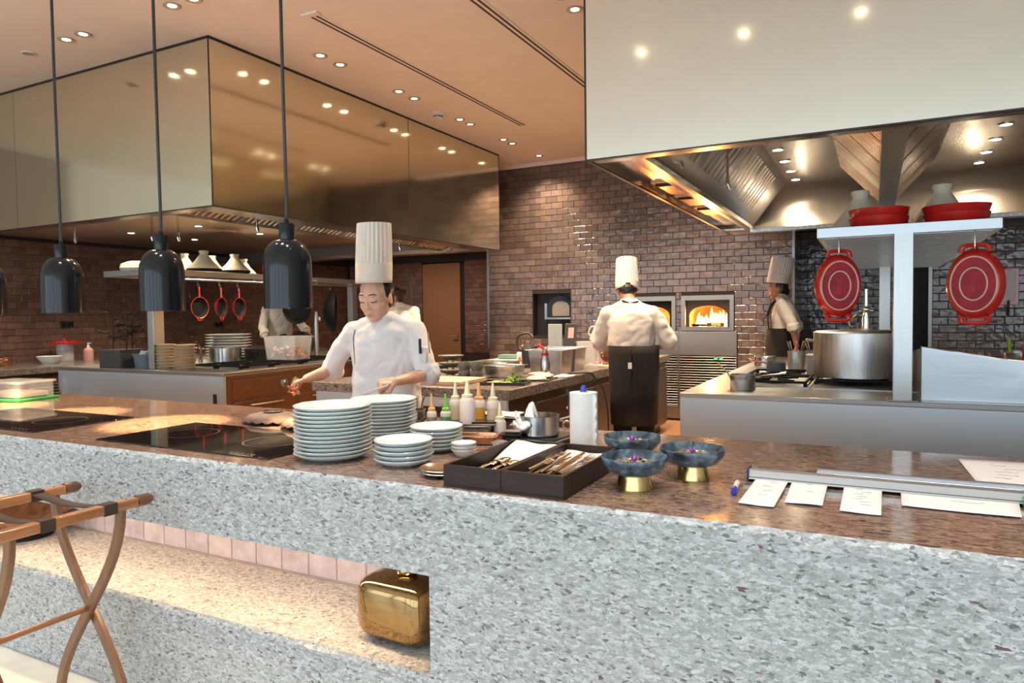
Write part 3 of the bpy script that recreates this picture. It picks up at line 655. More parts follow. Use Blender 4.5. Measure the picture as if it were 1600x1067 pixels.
# ------------------------------------------------------------------ middle island counter
mi = thing('prep_counter', 'stone-topped prep counter with brown cabinet doors behind the woman chef', 'counter', (-2.13, 4.08, 0))
bx('worktop', GR_DARK, mi, -1.72, 0, 0.83, 0, 4.10, 0.90, 0.006)
bx('body', BROWN_D, mi, -1.70, 0.45, 0.10, -0.05, 4.06, 0.83); bx('plinth', BLACK, mi, -1.66, 0.5, 0.0, -0.10, 4.0, 0.10)
bx('under_shelf', STEEL, mi, -1.70, 0.03, 0.30, -0.05, 0.45, 0.33); bx('under_rail', STEEL_P, mi, -1.70, 0.03, 0.76, -0.04, 0.06, 0.83)
for x in (-1.68, -0.9, -0.06): bx('steel_leg', STEEL_V, mi, x - 0.02, 0.03, 0, x + 0.02, 0.07, 0.76)
for k in range(6):
    y0 = 0.47 + k * 0.60
    d = bx('cabinet_door', BROWN_D, mi, -0.052, y0, 0.12, -0.03, y0 + 0.585, 0.76, 0.004)
    yk = y0 + (0.53 if k % 2 == 0 else 0.05); B().ell((-0.018, yk, 0.66), (0.014, 0.012, 0.012)).build('knob', CHROME, d)
    if k % 2 == 0: bx('seam_strip', STEEL, mi, -0.045, y0 + 0.585, 0.12, -0.028, y0 + 0.60, 0.80)

# ------------------------------------------------------------------ right cooking island
ri = thing('cooking_island', 'right plain steel cooking island under the right hood', 'kitchen island', (-1.07, 4.33, 0))
bx('worktop', STEEL, ri, 0, 0, 0.87, 2.22, 3.75, 0.90, 0.004); bx('front_panel', STEEL_P, ri, 0.0, 0.004, 0.05, 2.22, 0.03, 0.871); bx('side_panel', STEEL_P, ri, 0.004, 0.03, 0.05, 0.03, 3.74, 0.871)
bx('plinth', BLACK, ri, 0.06, 0.08, 0, 2.16, 3.7, 0.05); bx('rear_panel', STEEL_P, ri, 0.03, 3.71, 0.05, 2.22, 3.74, 0.871)
cooktop_bay(ri, 0.22, 0.52, 0.70, 1.55, 1, 2)
bx('burner_tray', STEEL_D, ri, 0.72, 0.5, 0.90, 1.35, 1.7, 0.906); gas_grate(ri, 0.985, 1.03, 0.906, 0.52, 0.52)
# overshelf
rs_ = thing('overshelf', 'steel overshelf on a square post over the right island', 'shelf', (0.136, 4.34, 0.9))
bx('post', STEEL_V, rs_, -0.047, 0.0, 0.006, 0.047, 0.10, 0.91, 0.003); bx('post', STEEL_V, rs_, -0.10, 3.2, 0.006, -0.006, 3.3, 0.91, 0.003)
bx('foot_plate', STEEL, rs_, -0.075, -0.02, 0, 0.075, 0.13, 0.008, 0.002)
bx('front_rail', STEEL_P, rs_, -0.43, 0.0, 0.905, 0.44, 0.03, 0.960, 0.002); bx('side_rail', STEEL_P, rs_, 0.41, 0.03, 0.905, 0.44, 3.6, 0.96); bx('side_rail', STEEL_P, rs_, -0.43, 0.03, 0.905, -0.40, 3.6, 0.96)
for k in range(34):
    y = 0.045 + k * 0.105; bx('shelf_slat', STEEL, rs_, -0.40, y, 0.902, 0.41, y + 0.062, 0.940)
bx('shelf_deck', STEEL_D, rs_, -0.40, 0.031, 0.942, 0.41, 3.6, 0.9595)

# griddle with a sloping splash guard at the right
gr = thing('griddle_station', 'steel griddle station with a sloping splash guard on the right island', 'griddle', (0.23, 4.44, 0.901))
g = MB(); g.prism([(0.0, 0.0), (0.90, 0.0), (0.90, 0.172), (0.40, 0.215), (0.0, 0.282)], 0, 0.02)
o = g.build('splash_guard', STEEL_P, gr); o.rotation_euler = (rad(90), 0, 0); o.location = (0, 0.02, 0)
g = MB(); g.hexa([(-0.0, 0.02, 0), (0.02, 0.02, 0), (0.02, 1.2, 0), (0, 1.2, 0)], [(0, 0.02, 0.285), (0.02, 0.02, 0.285), (0.02, 1.2, 0.20), (0, 1.2, 0.20)]); g.build('side_guard', STEEL_D, gr)
bx('griddle_body', STEEL, gr, 0.02, 0.02, 0, 0.90, 1.2, 0.13); bx('griddle_plate', STEEL_D, gr, 0.06, 0.10, 0.13, 0.88, 1.16, 0.141)
g = MB(); g.hexa([(0, 0.0, 0.282), (0.40, 0.0, 0.215), (0.40, 0.13, 0.215), (0, 0.13, 0.282)], [(0, 0.0, 0.290), (0.40, 0.0, 0.223), (0.40, 0.13, 0.223), (0, 0.13, 0.290)]); g.build('sloping_cap', STEEL_P, gr)
g = MB(); g.hexa([(0.40, 0.0, 0.215), (0.90, 0.0, 0.172), (0.90, 0.13, 0.172), (0.40, 0.13, 0.215)], [(0.40, 0.0, 0.223), (0.90, 0.0, 0.180), (0.90, 0.13, 0.180), (0.40, 0.13, 0.223)]); g.build('sloping_cap', STEEL_P, gr)

# ------------------------------------------------------------------ ovens in the back wall
BRICKF = mat('firebrick', (0.30, 0.12, 0.05), 0.8, var=0.2, vs=12)
SOOT_SHADE = mat('soot_shade', (0.02, 0.016, 0.014), 0.9, var=0.3)
def arch_pts(w, h, n=14):   # flat-bottomed arch outline (x, z)
    pts = [(-w, 0.0), (w, 0.0), (w, h * 0.55)]
    for i in range(1, n): a = pi * i / n; pts.append((w * cos(a), h * 0.55 + h * 0.45 * sin(a)))
    pts.append((-w, h * 0.55)); return pts
def oven(cx, label, lit):
    t = thing('pizza_oven', label, 'oven', (cx, YB, 0.0))
    W_, Z0, Z1 = 0.325, 1.16, 1.605
    for a, b, c, d in [(-W_, Z0, -W_ + 0.05, Z1), (W_ - 0.05, Z0, W_, Z1), (-W_ + 0.05, Z1 - 0.06, W_ - 0.05, Z1), (-W_ + 0.05, Z0, W_ - 0.05, Z0 + 0.045)]:
        bx('frame', STEEL_O, t, a, -0.03, b, c, 0.02, d)
    # arched mouth plate
    pl = MB(); ap = arch_pts(0.235, 0.27); R = [(-0.275, 0.0), (0.275, 0.0), (0.275, 0.335), (-0.275, 0.335)]
    n = len(ap); ring = []
    for x, z in ap:
        ax = max(-0.275, min(0.275, x * 1.6)); az = 0.335 if z > 0.10 else 0.0
        if abs(x) < 0.2349 or z > 0.149: az = 0.335
        if z == 0.0: az = 0.0
        if z > 0 and abs(abs(x) - 0.235) < 1e-6: ax = 0.275 if x > 0 else -0.275
        ring.append((ax, az))
    vs_ = [(x, 0.03, Z0 + 0.045 + z) for x, z in ap] + [(x, 0.03, Z0 + 0.045 + z) for x, z in ring]
    pl.add(vs_, [(i, (i + 1) % n, n + (i + 1) % n, n + i) for i in range(n) if i != 0]); pl.build('mouth_plate', SOOT_SHADE if not lit else mat('sooty_steel', (0.10, 0.07, 0.05), 0.5, 0.6), t)
    # chamber
    ch = MB(); seg = 14; prof = arch_pts(0.235, 0.27); k = len(prof)
    vs_ = []
    for y, s in ((0.03, 1.0), (0.12, 1.12), (0.55, 1.12), (0.70, 0.8)): vs_ += [(x * s, y, Z0 + 0.045 + z * s) for x, z in prof]
    fs_ = [(a * k + i, a * k + (i + 1) % k, (a + 1) * k + (i + 1) % k, (a + 1) * k + i) for a in range(3) for i in range(k)] + [tuple(range(3 * k, 4 * k))]
    ch.add(vs_, fs_); ch.build('chamber', BRICKF, t)
    bx('hearth_sill', STEEL_D, t, -0.27, -0.05, Z0 + 0.03, 0.27, 0.06, Z0 + 0.05)
    # base cabinet with panel and louvres
    bx('front_panel', STEEL_O, t, -0.36, -0.03, 0.845, 0.36, 0.0, 1.15, 0.003)
    bx('louvre_back', SOOT_SHADE, t, -0.35, 0.0, 0.20, 0.35, 0.012, 0.84)  # near-black sheet, shade between the slats put into its colour
    for i in range(20): B().obox((0, -0.012, 0.82 - i * 0.0325), (0.70, 0.028, 0.006), (rad(-35), 0, 0)).build('louvre', STEEL_D, t)
    bx('kick_panel', STEEL_O, t, -0.36, -0.03, 0.03, 0.36, 0.0, 0.19, 0.003)
    for s in (-1, 1): bx('stile', STEEL_O, t, s * 0.355 - 0.006, -0.035, 0.03, s * 0.355 + 0.006, 0.0, 1.16)
    return t
o2 = oven(-2.60, 'steel-framed pizza oven with an orange glow beside the male chef', False)
o3 = oven(-1.875, 'steel-framed pizza oven with tall flames burning inside', True)
for s in (0.02, 0.085): bx('display', emitter('green_display', (0.05, 1.0, 0.35), 3.0), o3, s + 0.07, -0.034, 0.805, s + 0.105, -0.031, 0.815)
# fire
FL, nt, p = new_mat('flame'); gx = nt.nodes.new('ShaderNodeTexCoord'); sx = nt.nodes.new('ShaderNodeSeparateXYZ'); nt.links.new(gx.outputs['Generated'], sx.inputs[0])
nt.links.new(ramp(nt, sx.outputs['Z'], [(0.0, (1.0, 0.62, 0.20)), (0.55, (1.0, 0.50, 0.10)), (1.0, (1.0, 0.28, 0.03))]), p.inputs['Emission Color']); p.inputs['Emission Strength'].default_value = 13.0; p.inputs['Base Color'].default_value = (0.1, 0.04, 0.01, 1)
fire = thing('log_fire', 'tall yellow flames burning in the pizza oven', 'fire', (-1.875, YB + 0.30, 1.207))
rs = random.Random(5)
for i in range(15):
    x = -0.19 + i * 0.027 + rs.uniform(-0.008, 0.008); h = rs.uniform(0.15, 0.27) * (1.0 - 0.25 * abs(x) / 0.2); w = rs.uniform(0.028, 0.044); y = rs.uniform(-0.03, 0.05); b = rs.uniform(-0.02, 0.02)
    B().tube([(x, y, 0.0), (x + b * 0.3, y, h * 0.2), (x + b, y, h * 0.5), (x + b * 0.5, y, h * 0.78), (x + b * 1.4, y, h)], [w * 0.8, w, w * 0.75, w * 0.38, 0.002], 10).build('flame', FL, fire)
for i in range(4): B().cyl((-0.15 + i * 0.08, -0.02, 0.02), (-0.06 + i * 0.08, 0.05, 0.025), 0.022, n=10).build('log', SOOT_SHADE, fire)
lamp(fire, 'POINT', (0, -0.16, 0.14), 26.0, (1.0, 0.48, 0.14), 0.08)
lamp(o2, 'POINT', (0.0, 0.45, 1.30), 14.0, (1.0, 0.42, 0.10), 0.08)
t = thing('oven_plaque', 'low metal plaque with yellow letters VENS across the fire opening', 'sign', (-1.80, YB - 0.012, 1.211))
bx('plate', mat('plaque', (0.16, 0.06, 0.03), 0.5), t, -0.08, 0.0, 0, 0.13, 0.01, 0.05)
link('lettering', text_mesh('lettering', 'VENS', 0.050, emitter('glow_letters', (0.9, 0.62, 0.2), 0.9)), t, (0.03, -0.002, 0.026), (rad(90), 0, 0))  # letters given a glow of their own to look lit
for i, x in enumerate((-2.03, -1.93)):
    t = thing('clay_dish', ['shallow dark dish at the left of the fire opening', 'round clay dish in front of the flames'][i], 'dish', (x, YB + 0.05, 1.213))
    B().lathe([(0, 0), (0.045, 0), (0.06, 0.03), (0.055, 0.03), (0.04, 0.006), (0, 0.006)], 20).build('body', IRON if i == 0 else BRICKF, t)
# dark wall oven on the left
t = thing('wall_oven', 'dark recessed wall oven with a rounded steel door on the tiled wall', 'oven', (-4.025, YB, 1.085))
bx('recess_back', BLACK, t, -0.295, 0.14, 0, 0.295, 0.16, 0.605)
for a, b, c, d in [(-0.295, 0, -0.285, 0.605), (0.285, 0, 0.295, 0.605), (-0.285, 0.595, 0.285, 0.605), (-0.285, 0, 0.285, 0.01)]: bx('recess_lining', BLACK, t, a, 0.0, b, c, 0.14, d)
d = MB(); ap = arch_pts(0.18, 0.30)
d.prism([(x + 0.08, z + 0.26) for x, z in ap], -0.13, -0.10); o = d.build('arched_door', BLACK_G, t); o.rotation_euler = (rad(90), 0, 0); o.location = (0, 0, 0)
o.scale = (1, 1, 1)
g = MB(); g.prism([(x * 0.72 + 0.10, z * 0.7 + 0.28) for x, z in ap], -0.10, -0.092); o = g.build('door_glass', mat('pale_glass', (0.35, 0.33, 0.30), 0.15), t); o.rotation_euler = (rad(90), 0, 0)
bx('door_ledge', STEEL, t, -0.14, 0.07, 0.235, 0.28, 0.13, 0.26); bx('front_apron', BLACK_G, t, -0.1, 0.10, 0.01, 0.27, 0.13, 0.23)
bx('latch', STEEL, t, -0.135, 0.06, 0.26, -0.10, 0.11, 0.46)

# ------------------------------------------------------------------ things on the pass counter
CT = 0.8802
def plate_mesh(r, h, m):
    p = [(0, 0.0), (r * 0.55, 0.0), (r * 0.57, 0.003), (r * 0.80, h * 0.30), (r * 0.97, h * 0.82), (r, h), (r * 0.985, h + 0.0015), (r * 0.95, h * 0.86), (r * 0.78, h * 0.42), (r * 0.6, 0.0075), (0, 0.006)]
    return B().lathe(p, 44).mesh('dinner_plate', m, 60)
def plate_stack(name, x, y, n, r, h, pitch, what, group, m=CELADON, z=CT, cat='plate'):
    me = plate_mesh(r, h, m); me.name = name
    for i in range(n):
        o = link(name, me, None, (x + random.uniform(-.002, .002), y + random.uniform(-.002, .002), z + (n - 1 - i) * pitch), (0, 0, random.uniform(0, 6)))
        if i == 0 and n > 1: pos = 'topmost'
        elif i == n - 1: pos = 'lowest'
        else: pos = ORD[i] + ' from the top'
        tag(o, '%s, %s of %s' % (what[0], pos, what[1]), cat, group)
plate_stack('dinner_plate', -1.773, 1.985, 13, 0.142, 0.026, 0.0142, ('large pale blue plate', 'the tall front stack'), 'plates in the tall front stack')
plate_stack('dinner_plate', -1.862, 2.40, 11, 0.142, 0.026, 0.0142, ('large white plate', 'the tall stack nearest the chef'), 'plates in the tall rear stack')
plate_stack('side_plate', -1.466, 2.00, 5, 0.103, 0.024, 0.0160, ('medium pale blue plate', 'the low front stack'), 'plates in the low front stack')
plate_stack('side_plate', -1.502, 2.26, 6, 0.103, 0.022, 0.0145, ('medium white plate', 'the low rear stack'), 'plates in the low rear stack')
bowl = B().lathe([(0, 0), (0.028, 0), (0.030, 0.003), (0.047, 0.026), (0.0455, 0.027), (0.03, 0.006), (0, 0.005)], 28).mesh('small_bowl', WHITE, 60)
for i in range(3): tag(link('small_bowl', bowl, None, (-1.342, 2.20, CT + (2 - i) * 0.0125)), ['top', 'middle', 'bottom'][i] + ' bowl of the small white bowls beside the cutlery box', 'bowl', 'small white bowls')
for i in range(2):
    o = B().lathe([(0, 0), (0.055, 0), (0.078, 0.014), (0.080, 0.014), (0.0795, 0.016), (0.074, 0.014), (0.054, 0.003), (0, 0.003)], 36).build('metal_dish', mat('warm_silver', (0.80, 0.72, 0.58), 0.12, 1.0, var=0.02), None, (-1.245, 1.915, CT + i * 0.010), smooth=60)
    tag(o, ['lower', 'upper'][i] + ' shiny round metal dish half behind the cutlery box', 'dish', 'round metal dishes')

# cutlery boxes
SILVER = mat('champagne_cutlery', (0.78, 0.62, 0.42), 0.16, 1.0, var=0.05)
def cutlery_box(x0, x1, y0, y1, label):
    h, t = 0.068, 0.010; r = thing('cutlery_box', label, 'box', ((x0 + x1) / 2, (y0 + y1) / 2, CT), 0, 'dark wooden cutlery boxes'); a, b = (x1 - x0) / 2, (y1 - y0) / 2
    bx('base', WALNUT, r, -a, -b, 0, a, b, 0.008); bx('front_board', WALNUT, r, -a, -b, 0.008, a, -b + t, h, 0.0015); bx('back_board', WALNUT, r, -a, b - t, 0.008, a, b, h, 0.0015)
    bx('side_board', WALNUT, r, -a, -b + t, 0.008, -a + t, b - t, h, 0.0015); bx('side_board', WALNUT, r, a - t, -b + t, 0.008, a, b - t, h, 0.0015); return r
BY0, BY1 = 1.778, 2.25
cutlery_box(-1.158, -0.961, BY0, BY1, 'dark wooden box with spoons and a white napkin, left of two'); cutlery_box(-0.960, -0.763, BY0, BY1, 'dark wooden box full of forks and knives, right of two')
def napkin(x0, y0, x1, y1, z, label, curl=0.02, lift=0.0):
    n = 10; vs_, fs_ = [], []
    for j in range(n + 1):
        for i in range(n + 1):
            u, v = i / n, j / n; vs_.append((x0 + (x1 - x0) * u, y0 + (y1 - y0) * v, z + lift * v + curl * (sin(u * 2.2 + v * 3) * 0.3 + (v * v) * 0.5) + 0.002 * sin(9 * u)))
    k = n + 1
    for j in range(n):
        for i in range(n): fs_.append((j * k + i, j * k + i + 1, (j + 1) * k + i + 1, (j + 1) * k + i))
    o = B().add(vs_, fs_).build('paper_napkin', PAPER, None, smooth=60); s = o.modifiers.new('thick', 'SOLIDIFY'); s.thickness = 0.0015
    return tag(o, label, 'napkin')
napkin(-1.142, 2.04, -0.978, 2.235, CT + 0.022, 'white napkin lining the back of the left cutlery box', 0.02, 0.035)
napkin(-0.945, 2.04, -0.780, 2.235, CT + 0.012, 'white napkin under the forks in the right cutlery box', 0.012, 0.03)
def fork():
    b = MB(); b.tube([(0, -0.10, 0), (0, -0.05, 0.001), (0, 0.02, 0.004), (0, 0.045, 0.002)], [0.007, 0.005, 0.003, 0.004], 8, flat=0.35)
    b.prism([(-0.004, 0.044), (0.004, 0.044), (0.011, 0.06), (0.011, 0.068), (-0.011, 0.068), (-0.011, 0.06)], 0.001, 0.003)
    for k in range(4): b.tube([(-0.0095 + k * 0.0063, 0.066, 0.002), (-0.0095 + k * 0.0063, 0.085, 0.000), (-0.0095 + k * 0.0063, 0.10, 0.004)], [0.0018, 0.0017, 0.001], 6)
    return b
def knife():
    b = MB(); b.tube([(0, -0.11, 0), (0, -0.05, 0), (0, -0.01, 0)], [0.006, 0.008, 0.006], 8, flat=0.5); b.prism([(-0.006, -0.012), (0.006, -0.012), (0.009, 0.05), (0.004, 0.11), (-0.004, 0.11), (-0.007, 0.05)], -0.001, 0.001); return b
def spoon():
    b = MB(); b.tube([(0, -0.10, 0), (0, -0.04, 0.002), (0, 0.02, 0.006), (0, 0.05, 0.002)], [0.007, 0.005, 0.003, 0.004], 8, flat=0.35); b.ell((0, 0.072, 0.001), (0.019, 0.030, 0.006), 14, 8); return b
fk, kn, sp = fork().mesh('table_fork', SILVER), knife().mesh('table_knife', SILVER), spoon().mesh('table_spoon', SILVER)
rs = random.Random(11)
for i in range(6):
    o = link('table_spoon', sp, None, (-1.115 + i * 0.024, 1.94 + rs.uniform(-.02, .02), CT + 0.030 + (i % 2) * 0.008), (rad(2), 0, rs.uniform(-0.35, 0.1)))
    tag(o, 'champagne metal spoon in the left cutlery box, %s from left' % ['first', 'second', 'third', 'fourth', 'fifth', 'sixth'][i], 'spoon', 'spoons in the left box')
for i in range(14):
    nm = 'table_fork' if i in (0, 1, 2, 3, 9, 10, 11, 12, 13) else 'table_knife'
    x = -0.940 + i * 0.0118; o = link(nm, fk if nm == 'table_fork' else kn, None, (x, 1.99 + rs.uniform(-.015, .03), CT + 0.036 + (i % 3) * 0.010), (rad(5), rs.uniform(-.3, .3), rs.uniform(-0.22, 0.0)))
    tag(o, 'champagne metal %s in the right cutlery box, %s from left' % ('fork' if nm == 'table_fork' else 'knife', (['first', 'second', 'third', 'fourth', 'fifth', 'sixth', 'seventh', 'eighth', 'ninth', 'tenth', 'eleventh', 'twelfth', 'thirteenth', 'last'])[i]), 'cutlery', 'cutlery in the right box')

# paper towel roll on a holder
t = thing('paper_towel_roll', 'white paper towel roll on a stand with a blue knob', 'paper towel', (-0.975, 2.47, CT))
B().lathe([(0, 0), (0.058, 0), (0.058, 0.006), (0, 0.008)], 32).build('stand_base', STEEL, t)
rp = [(0.018, 0.010), (0.0525, 0.010)] + [(0.0525, 0.012 + 0.21 * k / 10) for k in range(11)] + [(0.018, 0.224)]
B().lathe(rp, 48).build('roll', TISSUE, t, smooth=60)
fl = MB()
for k in range(14):
    z0, z1 = 0.012 + k * 0.0148, 0.012 + (k + 1) * 0.0148; w0, w1 = 0.010 + 0.004 * sin(k * 2.1), 0.010 + 0.004 * sin((k + 1) * 2.1)
    fl.add([(0.046, -0.024, z0), (0.050 + w0, -0.028, z0), (0.050 + w1, -0.028, z1), (0.046, -0.024, z1)], [(0, 1, 2, 3)])
fl.build('loose_sheet', TISSUE, t)
B().lathe([(0.009, 0.008), (0.009, 0.232), (0.0, 0.232)], 12).build('rod', STEEL, t); B().lathe([(0, 0.226), (0.010, 0.226), (0.012, 0.234), (0.008, 0.246), (0, 0.249)], 16).build('knob', mat('blue_plastic', (0.03, 0.06, 0.55), 0.3), t)

# blue pedestal bowls
BL, nt, p = new_mat('blue_reactive_glaze'); BOWLBLUE = BL
v = coords(nt); nt.links.new(ramp(nt, noise(nt, v, 26, 5, 0.6, 0.5), [(0.32, (0.020, 0.028, 0.036)), (0.50, (0.060, 0.105, 0.15)), (0.66, (0.15, 0.23, 0.29)), (0.80, (0.28, 0.33, 0.35))]), p.inputs['Base Color']); p.inputs['Roughness'].default_value = 0.22; p.inputs['Coat Weight'].default_value = 0.4
MATS['blue_reactive_glaze'] = BL
CRUMB = mat('crumble', (0.40, 0.26, 0.13), 0.9, var=0.3, vs=90, bmp=0.8, bs=150)
PURPLE = mat('purple_petal', (0.45, 0.12, 0.62), 0.6, var=0.1)
def ped_bowl(x, y, r, label):
    t = thing('pedestal_bowl', label, 'bowl', (x, y, CT), random.uniform(0, 3), 'blue pedestal bowls with flowers')
    B().lathe([(0, 0), (0.054, 0), (0.054, 0.002), (0.045, 0.040), (0, 0.040)], 36).build('brass_foot', BRASS, t)
    b = B().lathe([(0, 0.040), (0.050, 0.040), (r * 0.80, 0.052), (r * 0.97, 0.074), (r, 0.093), (r * 0.985, 0.096), (r * 0.96, 0.092), (r * 0.90, 0.074), (r * 0.74, 0.060), (0, 0.056)], 44).build('glazed_bowl', BL, t, smooth=60)
    B().lathe([(0, 0.0745), (r * 0.45, 0.0735), (r * 0.76, 0.070), (r * 0.84, 0.064)], 28).build('crumble_filling', CRUMB, t)
    rr = random.Random(int(x * 1000) & 255)
    for k in range(26):
        a, q = rr.uniform(0, 6.28), rr.uniform(0, r * 0.6); B().ell((q * cos(a), q * sin(a), 0.0755), (rr.uniform(.003, .007), rr.uniform(.003, .006), .004), 6, 4, (0, 0, a)).build('crumb', CRUMB if k % 4 else IRON, t)
    f = MB()
    for k in range(5):
        a = k * 2 * pi / 5; f.tube([(0, 0, 0.074), (0.008 * cos(a), 0.008 * sin(a), 0.086), (0.013 * cos(a), 0.013 * sin(a), 0.095)], [0.002, 0.005, 0.001], 6, flat=0.35)
    f.build('flower', PURPLE, t); return t
ped_bowl(-0.632, 2.005, 0.098, 'blue glazed bowl on a brass foot, nearest the cutlery boxes'); ped_bowl(-0.505, 2.20, 0.100, 'blue glazed bowl on a brass foot, rightmost beside the marker pen'); ped_bowl(-0.742, 2.33, 0.098, 'blue glazed bowl at the back beside the paper towel roll')

# marker pen, ticket rails and papers
def seg_obj(name, p0, p1, label, cat):
    d = V(p1) - V(p0); t = thing(name, label, cat, p0, math.atan2(d.y, d.x)); return t, d.length
t, L = seg_obj('marker_pen', (-0.349, 1.995, CT + 0.008), (-0.366, 2.225, CT + 0.008), 'white marker pen with a blue cap lying on the counter', 'pen')
L = 0.135; t.location = (-0.352, 2.03, CT + 0.008)
B().tube([(0.0, 0, 0), (0.008, 0, 0), (0.050, 0, 0)], [0.006, 0.008, 0.008], 14).build('cap', mat('blue_cap', (0.02, 0.03, 0.55), 0.3), t); B().tube([(0.05, 0, 0), (0.128, 0, 0), (0.135, 0, 0)], [0.0078, 0.0076, 0.005], 14).build('barrel', mat('pen_white', (0.75, 0.76, 0.76), 0.3), t); B().obox((0.028, 0, 0.0085), (0.036, 0.004, 0.003)).build('clip', MATS['blue_cap'], t)
ALU = brushed('anodised_aluminium', (0.66, 0.68, 0.71), 0.30, 0, 0.05)
t = thing('ticket_rail', 'long aluminium ticket rail holding the order slips', 'ticket rail', (-0.338, 2.245, CT))
rr_ = MB(); rr_.add([(0, -0.030, 0.009), (0, -0.020, 0.034), (0, -0.012, 0.037), (0, 0.020, 0.034), (0, 0.03, 0.0), (1.5, -0.030, 0.009), (1.5, -0.020, 0.034), (1.5, -0.012, 0.037), (1.5, 0.020, 0.034), (1.5, 0.03, 0.0)], [(0, 1, 6, 5), (1, 2, 7, 6), (2, 3, 8, 7), (3, 4, 9, 8), (4, 0, 5, 9), (4, 3, 2, 1, 0), (5, 6, 7, 8, 9)]); rr_.build('rail_body', ALU, t, smooth=0)
bx('end_cap', mat('navy_plastic', (0.02, 0.03, 0.09), 0.4), t, -0.006, -0.032, 0.0, 0.0, 0.031, 0.038); bx('roller_strip', BLACK, t, 0.0, -0.028, 0.0105, 1.5, -0.022, 0.016)
t = thing('ticket_rail', 'thin pale rail lying behind the long ticket rail', 'ticket rail', (-0.16, 2.40, CT)); bx('rail_body', ALU, t, 0, -0.018, 0, 1.4, 0.018, 0.010, 0.002); bx('rail_lip', ALU, t, 0, 0.008, 0.010, 1.4, 0.018, 0.018)
t = thing('ticket_rail', 'low steel rail lying under the slips in front', 'ticket rail', (-0.345, 2.155, CT)); bx('rail_body', STEEL, t, 0, -0.008, 0, 1.45, 0.008, 0.005); bx('rail_groove', BLACK, t, 0, 0.008, 0, 1.45, 0.022, 0.004)
INK = mat('ink', (0.30, 0.30, 0.45), 0.8)
def slip(name, pts, label, lines, z=CT + 0.0095, seed=1):
    n = 8; c = [V((x, y, 0)) for x, y in pts]; vs_, fs_ = [], []
    for j in range(n + 1):
        for i in range(n + 1):
            u, w = i / n, j / n; q = (c[0] * (1 - u) + c[1] * u) * (1 - w) + (c[3] * (1 - u) + c[2] * u) * w
            vs_.append((q.x, q.y, z - 0.005 * w + 0.0012 * sin(4 * u + seed) * w + (0.004 * (w - 0.6) ** 2)))
    for j in range(n):
        for i in range(n): k = j * (n + 1) + i; fs_.append((k, k + 1, k + n + 2, k + n + 1))
    t = thing(name, label, 'paper', (0, 0, 0)); o = B().add(vs_, fs_).build('sheet', PAPER, t, smooth=60); s = o.modifiers.new('thick', 'SOLIDIFY'); s.thickness = 0.0006; s.offset = 1
    rr = random.Random(seed)
    for k in range(lines):
        w = 0.22 + 0.6 * k / max(1, lines); u = rr.uniform(0.25, 0.5); pt = []
        for m_ in range(9):
            uu = u + m_ * rr.uniform(0.022, 0.036); ww = w + rr.uniform(-0.018, 0.018); q = (c[0] * (1 - uu) + c[1] * uu) * (1 - ww) + (c[3] * (1 - uu) + c[2] * uu) * ww
            pt.append((q.x, q.y, z - 0.005 * ww + 0.0012 * sin(4 * uu + seed) * ww + 0.004 * (ww - 0.6) ** 2 + 0.0012))
        B().tube(pt, 0.0005, 4).build('handwriting', INK, t)
    return t
slip('order_slip', [(-0.317, 2.27), (-0.225, 2.27), (-0.232, 1.936), (-0.323, 1.936)], 'narrow order slip under the rail, leftmost beside the pen', 4, seed=2)
slip('order_slip', [(-0.217, 2.27), (-0.119, 2.27), (-0.119, 1.998), (-0.213, 1.997)], 'order slip under the rail, second from the pen', 2, seed=5)
slip('order_slip', [(-0.075, 2.277), (0.022, 2.275), (0.018, 1.968), (-0.077, 1.965)], 'order slip with several written lines, third from the pen', 7, seed=8)
slip('order_sheet', [(0.069, 2.288), (0.345, 2.28), (0.324, 2.085), (0.066, 2.089)], 'wide blank order sheet hanging from the right end of the rail', 2, seed=3)
slip('order_sheet', [(0.255, 2.807), (0.47, 2.822), (0.50, 2.44), (0.274, 2.452)], 'large loose sheet of paper behind the rail at right', 5, seed=9, z=CT + 0.0065)
t = thing('paper_clip', 'green plastic clip at the right end of the ticket rail', 'clip', (0.352, 2.19, CT)); bx('jaw', mat('green_plastic', (0.06, 0.45, 0.10), 0.35), t, -0.006, -0.05, 0.006, 0.01, 0.05, 0.03, 0.003); bx('base', MATS['green_plastic'], t, -0.006, -0.05, 0.0, 0.01, 0.05, 0.006)

# squeeze bottle station
t = thing('bottle_box', 'steel pan serving as stand for the squeeze bottle tray', 'pan', (-1.60, 2.60, CT), rad(23))
g = MB(); g.hexa([(-0.13, -0.08, 0), (0.13, -0.08, 0), (0.13, 0.08, 0), (-0.13, 0.08, 0)], [(-0.145, -0.095, 0.055), (0.145, -0.095, 0.055), (0.145, 0.095, 0.055), (-0.145, 0.095, 0.055)]); g.build('body', PAN, t, bev=0.01); bx('rim', PAN, t, -0.16, -0.11, 0.055, 0.16, 0.11, 0.059)
t = thing('bottle_tray', 'shallow dark-rimmed tray with squeeze bottles on it', 'tray', (-1.60, 2.60, CT + 0.0595), rad(23))
bx('tray_floor', PAN, t, -0.165, -0.115, 0, 0.165, 0.115, 0.003)
for a, b, c, d in [(-0.165, -0.115, 0.165, -0.110), (-0.165, 0.110, 0.165, 0.115), (-0.165, -0.11, -0.16, 0.11), (0.16, -0.11, 0.165, 0.11)]: bx('tray_rim', WALNUT, t, a, b, 0.003, c, d, 0.011)
